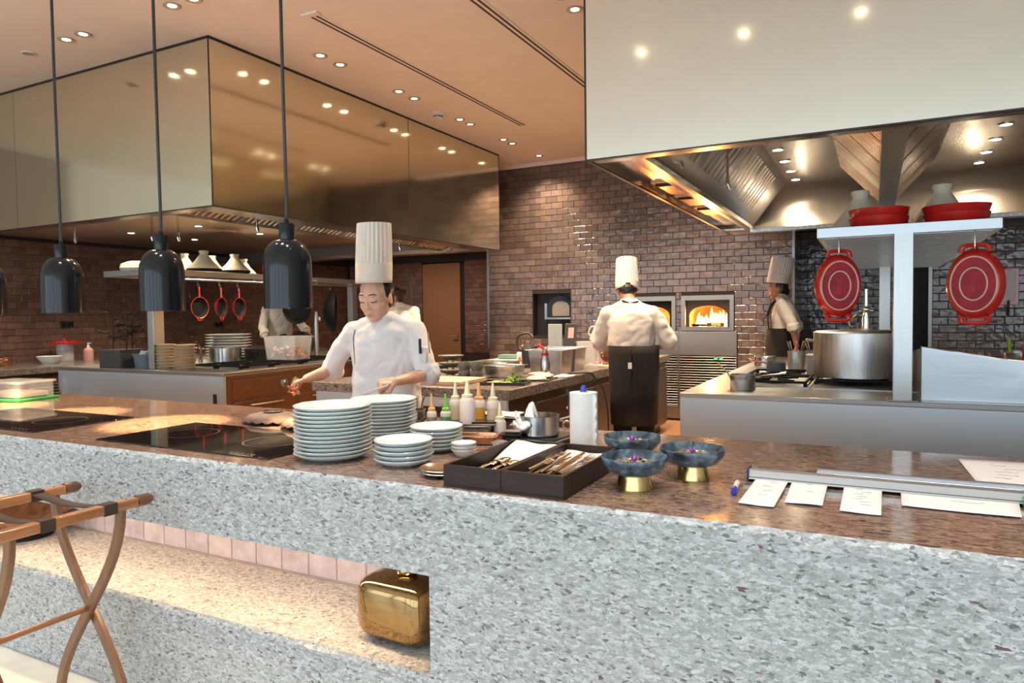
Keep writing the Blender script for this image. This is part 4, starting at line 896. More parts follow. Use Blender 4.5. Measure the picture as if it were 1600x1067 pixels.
def squeeze(x, y, h, r, body, liquid, tip, fill, label, z=CT + 0.063):
    t = thing('squeeze_bottle', label, 'bottle', (x, y, z), 0, 'squeeze bottles')
    if fill > 0: B().lathe([(0, 0.0005), (r * 0.97, 0.0005), (r * 0.985, 0.004), (r * 0.985, h * fill), (0, h * fill)], 22).build('sauce', liquid, t)
    b0 = h * fill if fill > 0 else 0.0
    B().lathe([(0, b0), (r, b0), (r, h * 0.86), (r * 0.82, h * 0.97), (r * 0.7, h), (0, h)], 22).build('bottle_body', body, t)
    B().lathe([(0, h), (r * 0.74, h), (r * 0.74, h + 0.012), (r * 0.42, h + 0.016), (r * 0.16, h + 0.016 + 0.055), (r * 0.10, h + 0.075), (0, h + 0.075)], 18).build('nozzle', tip, t)
    return t
FROST = mat('frosted_plastic', (0.72, 0.64, 0.58), 0.5, var=0.02); FROST2 = mat('frosted_pink', (0.78, 0.66, 0.60), 0.5, var=0.02)
OR_ = mat('peach_tip', (0.80, 0.42, 0.18), 0.4); CRM = mat('cream_tip', (0.85, 0.74, 0.48), 0.4); GRN = mat('green_tip', (0.18, 0.55, 0.06), 0.4)
squeeze(-1.672, 2.485, 0.050, 0.021, FROST, mat('tan_sauce', (0.42, 0.24, 0.14), 0.4), OR_, 0.5, 'short squeeze bottle with peach nozzle and brown sauce')
squeeze(-1.615, 2.505, 0.050, 0.022, FROST, mat('green_sauce', (0.10, 0.36, 0.13), 0.4), GRN, 0.55, 'short squeeze bottle with green nozzle and green sauce')
squeeze(-1.525, 2.535, 0.108, 0.033, FROST2, FROST2, CRM, 0, 'tall white squeeze bottle with cream nozzle at the tray front')
squeeze(-1.535, 2.650, 0.085, 0.028, FROST, mat('amber_oil', (0.75, 0.38, 0.05), 0.3), OR_, 0.62, 'squeeze bottle of amber oil with orange nozzle')
squeeze(-1.468, 2.655, 0.085, 0.028, FROST, mat('pale_dressing', (0.66, 0.52, 0.36), 0.4), CRM, 0.6, 'squeeze bottle of pale dressing at the tray right end')
squeeze(-1.625, 2.600, 0.090, 0.026, FROST, mat('cream_sauce', (0.72, 0.60, 0.42), 0.4), CRM, 0.7, 'cream squeeze bottle behind the green one')
squeeze(-1.600, 2.670, 0.080, 0.024, FROST, MATS['amber_oil'], CRM, 0.5, 'squeeze bottle at the very back of the tray')
squeeze(-1.405, 2.60, 0.075, 0.026, FROST, mat('red_sauce', (0.55, 0.10, 0.03), 0.4), CRM, 0.35, 'squeeze bottle with red sauce standing below the tray', CT)
t = thing('utensil_canister', 'steel canister of tasting spoons left of the squeeze bottles', 'canister', (-1.875, 2.665, CT))
B().lathe([(0, 0), (0.040, 0), (0.040, 0.085), (0.042, 0.087), (0.038, 0.087), (0.037, 0.01), (0, 0.01)], 28).build('can', PAN, t)
for k in range(6):
    a = k * 1.05; o = B().tube([(0.008 * cos(a), 0.008 * sin(a), 0.014), (0.030 * cos(a), 0.030 * sin(a), 0.12), (0.038 * cos(a), 0.038 * sin(a), 0.145)], [0.003, 0.004, 0.006], 8).build('utensil_spoon' if k else 'skewer', SILVER, t)

# pans, tubs and pots between bottles and towel roll
def gastro(name, label, x, y, w, d, h, rz, m=PAN, z=CT, lip=0.012, t_=0.003):
    t = thing(name, label, 'pan', (x, y, z), rz); k = 0.88
    def ring(a, b, zz): return [(-a, -b, zz), (a, -b, zz), (a, b, zz), (-a, b, zz)]
    W_, D_ = w / 2, d / 2; g = MB(); vs_ = ring(W_ * k, D_ * k, 0) + ring(W_, D_, h) + ring(W_ + lip, D_ + lip, h) + ring(W_ + lip, D_ + lip, h - 0.004) + ring(W_ - t_, D_ - t_, h) + ring(W_ * k - t_, D_ * k - t_, t_)
    q = lambda a, b: [(a * 4 + i, a * 4 + (i + 1) % 4, b * 4 + (i + 1) % 4, b * 4 + i) for i in range(4)]
    g.add(vs_, [(0, 1, 2, 3), (20, 21, 22, 23)] + q(0, 1) + q(1, 3) + q(3, 2) + q(2, 4) + q(4, 5)); g.build('pan_body', m, t, bev=min(0.012, h * 0.15), smooth=50)
    return t
t = gastro('roasting_dish', 'copper-sided rectangular dish with pale inside beside the dark box', -1.435, 2.445, 0.17, 0.10, 0.035, rad(20), COPPER); B().box(-0.07, -0.045, 0.004, 0.07, 0.045, 0.022).build('lining', mat('pale_steel', (0.6, 0.66, 0.66), 0.3, 0.8), t)
t = thing('glass_dish', 'small cut-glass dish behind the left cutlery box', 'dish', (-1.285, 2.375, CT)); B().lathe([(0, 0), (0.026, 0), (0.034, 0.028), (0.031, 0.028), (0.024, 0.006), (0, 0.006)], 10).build('glass_body', GLASSCLR, t, smooth=0); B().lathe([(0.0315, 0.026), (0.035, 0.028), (0.0315, 0.030)], 20).build('glass_rim', CHROME, t)
t = gastro('storage_box', 'small dark plastic box left of the saucepan', -1.285, 2.47, 0.065, 0.055, 0.045, rad(15), IRON)
t = gastro('steel_tray', 'low steel tray under the saucepan with the white cloth', -1.175, 2.575, 0.20, 0.26, 0.03, rad(-4)); bx('black_mat', BLACK, t, -0.085, -0.11, 0.004, 0.085, 0.11, 0.0305)
t = thing('saucepan', 'shiny steel saucepan with a white cloth hanging out', 'pan', (-1.20, 2.555, CT + 0.033))
B().lathe([(0, 0), (0.076, 0), (0.079, 0.004), (0.079, 0.078), (0.081, 0.080), (0.0765, 0.080), (0.076, 0.008), (0, 0.006)], 40).build('pan_body', PAN, t)
B().tube([(0.078, 0.03, 0.062), (0.12, 0.05, 0.075), (0.15, 0.062, 0.082)], [0.007, 0.006, 0.007], 8, flat=0.6).build('handle', PAN, t)
cl = thing('white_cloth', 'crumpled white cloth draped over the saucepan rim', 'cloth', (-1.235, 2.52, CT + 0.078))
rr = random.Random(4); vs_, fs_ = [], []; N = 14
for j in range(N + 1):
    for i in range(N + 1):
        u, w = i / N - 0.5, j / N - 0.5; vs_.append((u * 0.085 + 0.006 * sin(9 * w), w * 0.075, 0.058 + 0.030 * sin(7 * u + 4 * w) - 1.1 * (u * u + w * w) * 0.10 + 0.006 * rr.random() + 0.02 * w))
for j in range(N):
    for i in range(N): k = j * (N + 1) + i; fs_.append((k, k + 1, k + N + 2, k + N + 1))
o = B().add(vs_, fs_).build('cloth_fold', TISSUE, cl, smooth=60); s = o.modifiers.new('thick', 'SOLIDIFY'); s.thickness = 0.02; s.offset = -1
o = B().add([(x * 0.9 - 0.004, y - 0.02, z * 0.5 - 0.01) for x, y, z in vs_], fs_).build('cloth_fold', TISSUE, cl, smooth=60); s = o.modifiers.new('thick', 'SOLIDIFY'); s.thickness = 0.012
t = gastro('steel_pan', 'long steel pan with cling film behind the squeeze bottles', -1.50, 2.84, 0.30, 0.16, 0.06, rad(4)); napkin(-1.62, 2.79, -1.44, 2.90, CT + 0.055, 'white paper lying in the long steel pan', 0.012, 0.008)
t = gastro('plastic_tub', 'clear plastic tub of brown sauce by the squeeze bottles', -1.35, 2.73, 0.10, 0.085, 0.045, rad(18), CLEAR); bx('contents', mat('brown_contents', (0.30, 0.16, 0.10), 0.6), t, -0.04, -0.034, 0.005, 0.04, 0.034, 0.026)
t = gastro('plastic_tub', 'clear plastic tub of pink paste behind the saucepan', -1.345, 2.60, 0.07, 0.06, 0.03, rad(18), CLEAR); bx('contents', mat('pink_contents', (0.68, 0.42, 0.36), 0.7), t, -0.036, -0.028, 0.005, 0.036, 0.028, 0.022)
t = thing('small_pot', 'small steel pot with a black base behind the towel roll', 'pot', (-1.13, 2.845, CT)); B().lathe([(0, 0.0), (0.052, 0.0), (0.052, 0.012), (0.045, 0.014), (0, 0.014)], 28).build('black_base', BLACK, t); B().lathe([(0, 0.014), (0.042, 0.014), (0.044, 0.050), (0.046, 0.052), (0.041, 0.052), (0.040, 0.02), (0, 0.018)], 28).build('pot_body', PAN, t)
B().tube([(-0.042, -0.01, 0.04), (-0.07, -0.02, 0.048), (-0.082, -0.022, 0.03), (-0.07, -0.02, 0.014)], 0.005, 8).build('handle', PAN, t); B().ell((-0.086, -0.028, 0.055), (0.009, 0.009, 0.009)).build('handle_ball', mat('pale_ball', (0.7, 0.6, 0.55), 0.3), t)

# scalloped leather pads on the counter behind the hob
PAD = mat('brown_leather_pad', (0.17, 0.115, 0.090), 0.6, var=0.12, vs=30, bmp=0.3, bs=60)
for i, (x, y, s, lab) in enumerate([(-2.63, 2.52, 1.0, 'brown scalloped pad over a dark trivet, left one behind the hob'), (-2.34, 2.47, 0.92, 'brown scalloped pad half behind the tall plate stack')]):
    t = thing('scalloped_pad', lab, 'mat', (x, y, CT), rad(8))
    n = 72; vs_ = [(0, 0, 0.055)]; fs_ = []
    for ring, (rr, zz) in enumerate([(0.07, 0.052), (0.125, 0.042), (0.155, 0.022)]):
        for k in range(n): a = 2 * pi * k / n; w = rr * s * (1 + (0.06 * abs(sin(a * 9)) if ring == 2 else 0)); vs_.append((w * cos(a), w * sin(a) * 0.78, zz - (0.008 * abs(sin(a * 9)) if ring == 2 else 0)))
    for k in range(n): fs_.append((0, 1 + k, 1 + (k + 1) % n))
    for r_ in range(2):
        for k in range(n): a0 = 1 + r_ * n; fs_.append((a0 + k, a0 + n + k, a0 + n + (k + 1) % n, a0 + (k + 1) % n))
    o = B().add(vs_, fs_).build('pad_sheet', PAD, t, smooth=50); sm = o.modifiers.new('thick', 'SOLIDIFY'); sm.thickness = 0.004
    B().lathe([(0, 0), (0.10 * s, 0), (0.105 * s, 0.03), (0, 0.034)], 28).build('trivet_base', IRON, t)
    B().lathe([(0, 0.0555), (0.045, 0.0555), (0.048, 0.060), (0.04, 0.063), (0, 0.062)], 24).build('metal_centre', CHROME if i == 0 else IRON, t)

# left end: clear box with green lid, dark trays, dish in front of the chef
t = thing('storage_container', 'clear plastic box with green lid at the left end of the counter', 'container', (-5.02, 2.60, CT), rad(10))
bx('lid', mat('green_lid', (0.03, 0.30, 0.08), 0.4), t, -0.20, -0.14, 0, 0.20, 0.14, 0.018, 0.004); bx('tub', CLEAR, t, -0.18, -0.12, 0.018, 0.18, 0.12, 0.125, 0.008); bx('tub_lip', CLEAR, t, -0.19, -0.13, 0.112, 0.19, 0.13, 0.128, 0.004); bx('contents', mat('pale_food', (0.62, 0.48, 0.40), 0.8, bmp=0.4, bs=40), t, -0.16, -0.10, 0.02, 0.16, 0.10, 0.055, 0.01)
for i in range(5): 
    o = tag(bx('plastic_tray', BLACK, None, -5.22, 2.66, CT + i * 0.020, -4.96 - i * 0.01, 2.86, CT + 0.017 + i * 0.020, 0.006), '%s of the black trays stacked beside the clear box' % ['lowest', 'second from bottom', 'middle', 'second from top', 'topmost'][i], 'tray', 'black trays')
    o.location = (-0.12, 0.06, 0)
t = thing('serving_dish', 'dark dish of cooked food in front of the woman chef', 'dish', (-2.42, 2.80, CT))
B().lathe([(0, 0), (0.10, 0), (0.135, 0.035), (0.131, 0.037), (0.10, 0.010), (0, 0.008)], 36).build('plate', mat('grey_stoneware', (0.12, 0.10, 0.09), 0.4), t)
rr = random.Random(2)
for k in range(18): a, q = rr.uniform(0, 6.28), rr.uniform(0, .075); B().ell((q * cos(a), q * sin(a), 0.03 + rr.uniform(0, .02)), (rr.uniform(.015, .03), rr.uniform(.012, .02), rr.uniform(.010, .016)), 8, 6, (rr.random(), rr.random(), a)).build('food_piece', mat('roast_food', (0.42, 0.18, 0.07), 0.6, var=0.3, vs=40) if k % 3 else mat('pale_piece', (0.66, 0.46, 0.28), 0.6, var=0.2), t)

# ------------------------------------------------------------------ niche: gold vase and copper bowl
t = thing('gold_vase', 'gold mirror-glazed square vase with short neck on the lit shelf', 'vase', (-1.432, 1.965, 0.297), rad(-4))
g = MB(); n = 40; prof = []
for k in range(13): a = -pi / 2 + pi * k / 12; prof.append((abs(cos(a)) ** 0.50, sin(a) / abs(sin(a)) * abs(sin(a)) ** 0.42 if abs(sin(a)) > 1e-6 else 0.0))
vs_, fs_ = [], []
for r_, z_ in prof:
    for k in range(n):
        a = 2 * pi * k / n; c_, s_ = cos(a), sin(a); e = 0.40; vs_.append((0.150 * r_ * abs(c_) ** e * (1 if c_ > 0 else -1), 0.130 * r_ * abs(s_) ** e * (1 if s_ > 0 else -1), 0.110 + 0.110 * z_))
for j in range(len(prof) - 1):
    for k in range(n): fs_.append((j * n + k, j * n + (k + 1) % n, (j + 1) * n + (k + 1) % n, (j + 1) * n + k))
g.add(vs_, fs_); g.f.append(tuple(range(n))[::-1]); g.build('body', GOLD, t, smooth=70)
B().lathe([(0.0, 0.212), (0.042, 0.217), (0.034, 0.230), (0.034, 0.244), (0.042, 0.256), (0.040, 0.259), (0.031, 0.252), (0.0, 0.244)], 30).build('neck', GOLD, t, smooth=60)
t = thing('copper_bowl', 'wide hammered copper bowl on a dark foot in the lit shelf', 'bowl', (-3.86, 2.02, 0.297))
B().lathe([(0, 0), (0.12, 0), (0.12, 0.02), (0.08, 0.035), (0, 0.035)], 36).build('foot', IRON, t); B().lathe([(0, 0.034), (0.08, 0.036), (0.17, 0.06), (0.21, 0.125), (0.205, 0.127), (0.16, 0.07), (0.05, 0.046), (0, 0.045)], 44).build('bowl_body', mat('hammered_copper', (0.42, 0.22, 0.12), 0.3, 0.9, var=0.25, vs=14, bmp=0.5, bs=40), t, smooth=60)

# ------------------------------------------------------------------ folding wooden tray stand in the foreground
ts = thing('tray_stand', 'folding wooden tray stand with dark straps in front of the counter', 'stand', (-2.64, 1.42, -0.11))
ZT = 0.74 + 0.11
def bar(x, ya, yb):
    m_ = MB(); m_.box(x - 0.020, ya, ZT - 0.036, x + 0.020, yb, ZT); o = m_.build('top_rail', wood('stand_rail', (0.24, 0.095, 0.035), (0.46, 0.21, 0.085), 0.28, 1, 0.5), ts, bev=0.006)
    e = MB(); e.tube([(x, yb - 0.002, ZT - 0.018), (x, yb + 0.045, ZT - 0.018), (x, yb + 0.062, ZT - 0.018)], [0.0235, 0.0225, 0.014], 12); e.build('rail_end', STANDWOOD_D, o)
    for y in (0.195,): e = MB(); e.ell((x, y, ZT - 0.001), (0.005, 0.005, 0.003), 10, 6); e.build('screw', IRON, o)
    return o
r1 = bar(0.205, -0.27, 0.235); r2 = bar(-0.245, -0.27, 0.235)
LEGM = wood('stand_leg', (0.12, 0.050, 0.022), (0.20, 0.092, 0.042), 0.28, 2, 0.5)
def s_leg(xa, xb, y, flip=1):
    pts = []
    for k in range(15):
        u = k / 14; z = (ZT - 0.03) * (1 - u); e = u * u * (3 - 2 * u); pts.append((xa + (xb - xa) * e, y, z))
    m_ = MB(); vs_, fs_ = [], []
    for i, p_ in enumerate(pts):
        a_, b_ = V(pts[max(0, i - 1)]), V(pts[min(14, i + 1)]); d_ = (b_ - a_).normalized(); nrm = V((d_.z, 0, -d_.x)) * 0.019
        for s1, s2 in ((-1, -1), (1, -1), (1, 1), (-1, 1)): vs_.append((p_[0] + nrm.x * s1, p_[1] + 0.011 * s2, p_[2] + nrm.z * s1))
    for i in range(14):
        for k in range(4): fs_.append((i * 4 + k, i * 4 + (k + 1) % 4, (i + 1) * 4 + (k + 1) % 4, (i + 1) * 4 + k))
    m_.add(vs_, fs_); m_.f.append((3, 2, 1, 0)); m_.f.append((56, 57, 58, 59)); m_.build('curved_leg', LEGM, ts, bev=0.004, smooth=50)
for y in (0.185, -0.185):
    s_leg(0.205, -0.215, y - 0.012); s_leg(-0.245, 0.175, y + 0.012)
B().tube([(-0.02, 0.18, 0.41), (-0.02, -0.18, 0.41)], 0.011, 12).build('stretcher', wood('stand_rail2', (0.2, 0.08, 0.03), (0.36, 0.16, 0.07), 0.3, 1, 0.5), ts)
for y in (0.125, -0.09):
    st = MB(); pts = [(-0.245 + 0.45 * k / 8, ZT - 0.004 - 0.022 * sin(pi * k / 8)) for k in range(9)]
    st.add([(x, y + s * 0.024, z) for x, z in pts for s in (-1, 1)], [(2 * k, 2 * k + 1, 2 * k + 3, 2 * k + 2) for k in range(8)]); o = st.build('strap', WEBBING, ts); sm = o.modifiers.new('thick', 'SOLIDIFY'); sm.thickness = 0.003
    for x in (-0.245, 0.205): bx('strap_wrap', WEBBING, ts, x - 0.0225, y - 0.025, ZT - 0.039, x + 0.0225, y + 0.025, ZT + 0.003, 0.003)

# ------------------------------------------------------------------ left island and wall: kitchen things
KZ = 0.9005
DGREY = mat('dark_grey_box', (0.075, 0.075, 0.078), 0.5)
t = thing('planter_box', 'dark grey planter box with dried flat-topped branches on the left island', 'planter', (-6.965, 4.66, KZ), rad(4))
bx('box', DGREY, t, -0.145, -0.18, 0, 0.145, 0.18, 0.175, 0.004); bx('rim', DGREY, t, -0.15, -0.185, 0.165, 0.15, 0.185, 0.185, 0.003)
DRY = mat('dried_branch', (0.060, 0.035, 0.022), 0.8, var=0.2)
rr = random.Random(21)
for k in range(4):
    bx0, by0 = -0.11 + 0.10 * k, rr.uniform(-.08, .12); st = MB(); lv = MB(); hgt = rr.uniform(0.32, 0.44)
    top = (bx0 + rr.uniform(-.04, .04), by0, 0.18 + hgt); st.tube([(bx0, by0, 0.17), (bx0 + 0.01, by0, 0.18 + hgt * 0.5), top], [0.008, 0.007, 0.005], 6)
    for j in range(11):
        a = rr.uniform(0, 6.28); q = 0.18 + hgt * rr.uniform(0.25, 1.0); r_ = rr.uniform(0.05, 0.14); e = (bx0 + r_ * cos(a), by0 + r_ * sin(a) * 0.7, q + rr.uniform(0, .03))
        st.tube([(bx0 + 0.006, by0, q - 0.05), (bx0 + r_ * 0.5 * cos(a), by0 + r_ * 0.35 * sin(a), q - 0.01), e], [0.004, 0.0035, 0.003], 5)
        for w in range(3): lv.ell((e[0] + rr.uniform(-.03, .03), e[1] + rr.uniform(-.02, .02), e[2] + rr.uniform(-.004, .008)), (rr.uniform(.026, .050), rr.uniform(.018, .03), 0.007), 8, 5, (rr.uniform(-.3, .3), rr.uniform(-.3, .3), rr.uniform(0, 3)))
    st.build('branch', DRY, t); stuff(lv.build('leaf_cluster', DRY, t))
t = thing('plastic_bin', 'blue-grey plastic bin of white papers beside the planter', 'bin', (-6.645, 4.66, KZ))
B().lathe([(0, 0), (0.10, 0), (0.122, 0.13), (0.135, 0.132), (0.135, 0.138), (0.118, 0.138), (0.095, 0.01), (0, 0.008)], 28, sy=0.8).build('bin_body', mat('blue_grey_plastic', (0.19, 0.235, 0.27), 0.5), t)
for k in range(5): B().obox((-0.06 + k * 0.03, 0.01 * (k % 2), 0.13), (0.05, 0.003, 0.08), (rad(8 * k - 15), rad(25 - 14 * k), rad(20 * k))).build('paper_slip', PAPER, t)
def ribbed_stack(x, y, n, r, pitch, where, grp):
    me = B().lathe([(0, 0), (r * 0.80, 0), (r * 0.86, pitch * 0.35), (r * 0.88, pitch * 0.62), (r, pitch * 0.78), (r, pitch * 1.0), (r * 0.95, pitch * 1.0), (r * 0.7, pitch * 0.5), (0, pitch * 0.45)], 32).mesh('stoneware_bowl', TAN, 50)
    for i in range(n): tag(link('stoneware_bowl', me, None, (x, y, KZ + (n - 1 - i) * pitch), (0, 0, i)), 'tan stoneware bowl, %s in the %s tan stack' % (nth_top(i, n), where), 'bowl', grp)
ribbed_stack(-5.90, 4.56, 8, 0.103, 0.031, 'front', 'tan bowls in the front stack'); ribbed_stack(-6.235, 4.60, 8, 0.09, 0.031, 'rear', 'tan bowls in the rear stack')
pm = B().lathe([(0, 0), (0.6, 0), (0.95, 0.028), (1.0, 0.032), (0.98, 0.036), (0.9, 0.03), (0.55, 0.008), (0, 0.006)], 36).mesh('serving_platter', WHITE, 60)
pm.transform(M4.Diagonal((0.27, 0.20, 1, 1)))
for i in range(9): tag(link('serving_platter', pm, None, (-6.92, 5.95, KZ + (8 - i) * 0.0335), (0, 0, rad(30))), 'white oval platter, %s of the pile on the left island' % nth_top(i, 9), 'platter', 'white platters')
def pot(name, label, x, y, z, r, h, m=PAN, handles=(), lid=None, rz=0.0, long_handle=None, group=None, cat='pot'):
    t = thing(name, label, cat, (x, y, z), rz, group)
    B().lathe([(0, 0), (r * 0.96, 0), (r, 0.005), (r, h), (r + 0.004, h + 0.002), (r - 0.003, h + 0.003), (r - 0.004, 0.008), (0, 0.006)], 40).build('pot_body', m, t)
    for a in handles:
        c_, s_ = cos(a), sin(a); B().tube([(r * c_ - 0.04 * s_, r * s_ + 0.04 * c_, h * 0.8), ((r + 0.04) * c_ - 0.035 * s_, (r + 0.04) * s_ + 0.035 * c_, h * 0.83), ((r + 0.04) * c_ + 0.035 * s_, (r + 0.04) * s_ - 0.035 * c_, h * 0.83), (r * c_ + 0.04 * s_, r * s_ - 0.04 * c_, h * 0.8)], 0.008, 8).build('loop_handle', m if m is not IRON else IRON, t)
    if long_handle is not None:
        a, L, hm = long_handle; c_, s_ = cos(a), sin(a); B().tube([(r * c_, r * s_, h * 0.8), ((r + L * 0.3) * c_, (r + L * 0.3) * s_, h * 0.92), ((r + L) * c_, (r + L) * s_, h * 1.05)], [0.010, 0.009, 0.012], 10, flat=0.6).build('long_handle', hm, t)
    if lid is not None:
        l = B().lathe([(r + 0.004, h + 0.003), (r * 0.95, h + 0.012), (r * 0.5, h + lid * 0.6), (0, h + lid)], 36).build('lid', m, t); B().lathe([(0, h + lid), (0.012, h + lid), (0.02, h + lid + 0.03), (0, h + lid + 0.034)], 14).build('lid_knob', m, l)
    return t
pot('stock_pot', 'steel pot with a long handle on the left island burners', -6.33, 5.40, KZ + 0.02, 0.165, 0.15, long_handle=(rad(200), 0.24, PAN))
pot('iron_pot', 'black lidded iron pot on the left island', -6.40, 5.93, KZ, 0.15, 0.13, IRON, (rad(-60), rad(120)), 0.05)
pot('iron_pot', 'small black pot beside the black lidded pot', -6.14, 6.12, KZ, 0.105, 0.12, BLACK_G, (rad(-40), rad(140)))
t = thing('leaning_cover', 'black pan lid leaning behind the black pots', 'lid', (-6.22, 6.42, KZ), rad(35)); o = B().lathe([(0.17, 0), (0.15, 0.02), (0.05, 0.04), (0, 0.042)], 32).build('lid_disc', IRON, t, (0, 0, 0.17)); o.rotation_euler = (rad(62), 0, 0); o = B().cyl((0, 0, 0.042), (0, 0, 0.08), 0.014, 0.02, 12).build('lid_knob', IRON, t, (0, 0, 0.17)); o.rotation_euler = (rad(62), 0, 0)
t = gastro('food_container', 'clear plastic container of sliced mushrooms and onions on the left island', -5.62, 5.62, 0.42, 0.28, 0.25, rad(5), CLEAR, KZ + 0.043)
rr = random.Random(9)
for k in range(60):
    u, v_ = rr.uniform(-.17, .17), rr.uniform(-.11, .11); B().ell((u, v_, rr.uniform(0.02, 0.13)), (rr.uniform(.02, .045), rr.uniform(.015, .03), .010), 8, 5, (rr.random() * 3, rr.random() * 3, rr.random() * 3)).build('vegetable_slice', mat('mushroom', (0.62, 0.56, 0.48), 0.6) if u < 0.03 else mat('shallot', (0.50, 0.20, 0.14), 0.5), t)
tag(gastro('wooden_crate', 'stack of yellow-brown trays at the far end of the left island', -5.72, 7.3, 0.34, 0.4, 0.20, 0, TAN, KZ), 'yellow-brown deep tray at the far end of the left island', 'tray')
t = thing('pot_filler', 'steel pot-filler column with a valve on the left island', 'tap', (-6.08, 6.55, KZ)); B().tube([(0, 0, 0), (0, 0, 0.50), (0, 0, 0.56)], [0.028, 0.026, 0.018], 14).build('column', STEEL_V, t); B().ell((0.05, 0, 0.47), (0.03, 0.022, 0.03)).build('valve', CHROME, t); B().lathe([(0, 0), (0.05, 0), (0.05, 0.01), (0, 0.012)], 20).build('flange', CHROME, t)
t = thing('tap', 'bronze curved tap behind the tan bowls', 'tap', (-6.62, 5.15, KZ)); B().tube([(0.14, 0.05, 0), (0.14, 0.05, 0.17), (0.10, 0.03, 0.23), (0.0, 0, 0.20), (-0.10, -0.03, 0.13)], [0.014, 0.013, 0.012, 0.011, 0.010], 10).build('spout', mat('bronze', (0.30, 0.17, 0.10), 0.3, 0.9), t); B().cyl((0.14, 0.05, 0), (0.14, 0.05, 0.05), 0.022, n=16).build('tap_base', CHROME, t)

# tagines on the left overshelf
SZ = 1.8955
def tagine(x, y, z, r, h, label, base=IRON):
    t = thing('tagine', label, 'tagine', (x, y, z), 0, 'cream tagines')
    B().lathe([(0, 0), (r * 0.85, 0), (r, 0.03), (r * 1.02, 0.045), (0, 0.045)], 36).build('base_dish', base, t)
    B().lathe([(r * 0.98, 0.045), (r * 0.90, 0.065), (r * 0.55, 0.045 + h * 0.42), (r * 0.30, 0.045 + h * 0.72), (r * 0.24, 0.045 + h * 0.82), (r * 0.30, 0.045 + h * 0.95), (r * 0.28, 0.045 + h), (0, 0.045 + h * 0.98)], 36).build('cone_lid', CREAM, t, smooth=60); return t
tagine(-6.58, 5.36, SZ, 0.18, 0.20, 'largest cream tagine on a black base on the left overshelf'); tagine(-6.58, 5.78, SZ, 0.17, 0.19, 'cream tagine in front, right of the largest on the left overshelf')
tagine(-6.95, 5.40, SZ, 0.15, 0.19, 'cream tagine half hidden by the middle heat lamp'); tagine(-6.95, 5.78, SZ, 0.15, 0.19, 'cream tagine behind the gap between two front tagines'); tagine(-6.95, 6.24, SZ, 0.15, 0.18, 'cream tagine farthest back on the left overshelf')
t = thing('tagine', 'beige lidded dish left of the middle heat lamp on the overshelf', 'dish', (-6.93, 4.80, SZ)); B().lathe([(0, 0), (0.15, 0), (0.16, 0.04), (0.155, 0.05), (0, 0.05)], 32).build('dish_body', CREAM, t); B().lathe([(0.155, 0.05), (0.15, 0.08), (0.08, 0.11), (0, 0.115)], 32).build('dish_lid', CREAM, t)

def s_hook(parent, z0, z1, m=CHROME, r=0.003):
    B().tube([(-0.012, 0, z1 - 0.02), (-0.010, 0, z1 - 0.004), (0.0, 0, z1), (0.010, 0, z1 - 0.006), (0.008, 0, z1 - 0.03), (-0.006, 0, (z0 + z1) / 2), (-0.008, 0, z0 + 0.02), (0, 0, z0), (0.012, 0, z0 + 0.008), (0.014, 0, z0 + 0.022)], r, 6).build('hook', m, parent)
for i, (y, lab) in enumerate([(5.01, 'leftmost'), (5.28, 'middle'), (5.52, 'rightmost')]):
    t = thing('frying_pan', 'red skillet hanging from a hook under the left overshelf, %s' % lab, 'pan', (-6.25, y, 1.80), rad([92, 112, 104][i]), 'hanging red skillets')
    s_hook(t, -0.07, 0.012)
    pr = [(0, 0.0), (0.085, 0.0), (0.108, 0.038), (0.112, 0.040), (0.106, 0.040), (0.084, 0.006), (0, 0.005)]
    o = B().lathe(pr, 32).build('pan_outside', RED, t, (0, 0.02, -0.29)); o.rotation_euler = (rad(90), 0, 0)
    o = B().lathe([(0, 0.007), (0.084, 0.008), (0.105, 0.0402)], 32).build('black_inside', IRON, t, (0, 0.02, -0.29)); o.rotation_euler = (rad(90), 0, 0)
    B().tube([(0, -0.015, -0.185), (0, -0.015, -0.12), (0, -0.012, -0.075)], [0.013, 0.010, 0.014], 10, flat=0.6).build('handle', RED, t); B().tube([(-0.03, -0.015, -0.395), (-0.025, -0.017, -0.42), (0.025, -0.017, -0.42), (0.03, -0.015, -0.395)], 0.006, 8).build('helper_handle', RED, t)
for i, (y, r, rz, lab) in enumerate([(6.44, 0.20, 10, 'black wok with a wire strainer hanging under the left overshelf'), (7.00, 0.26, 128, 'large black wok seen edge-on, hanging at the end of the overshelf')]):
    t = thing('wok', lab, 'wok', (-6.25, y, 1.80), rad(rz)); s_hook(t, -0.07, 0.012)
    pr = [(0, 0)] + [(r * sin(a * pi / 14), r * 0.62 * (1 - cos(a * pi / 14))) for a in range(1, 8)] + [(r * 0.98, r * 0.62)] + [(r * 0.97 * sin(a * pi / 14), 0.006 + r * 0.61 * (1 - cos(a * pi / 14))) for a in range(6, 0, -1)] + [(0, 0.006)]
    o = B().lathe(pr, 36).build('wok_body', IRON, t, (0, r * 0.35, -0.09 - r)); o.rotation_euler = (rad(90), 0, 0); B().tube([(-0.04, -r * 0.25, -0.10), (-0.03, -r * 0.28, -0.07), (0.03, -r * 0.28, -0.07), (0.04, -r * 0.25, -0.10)], 0.007, 8).build('wok_handle', IRON, t)
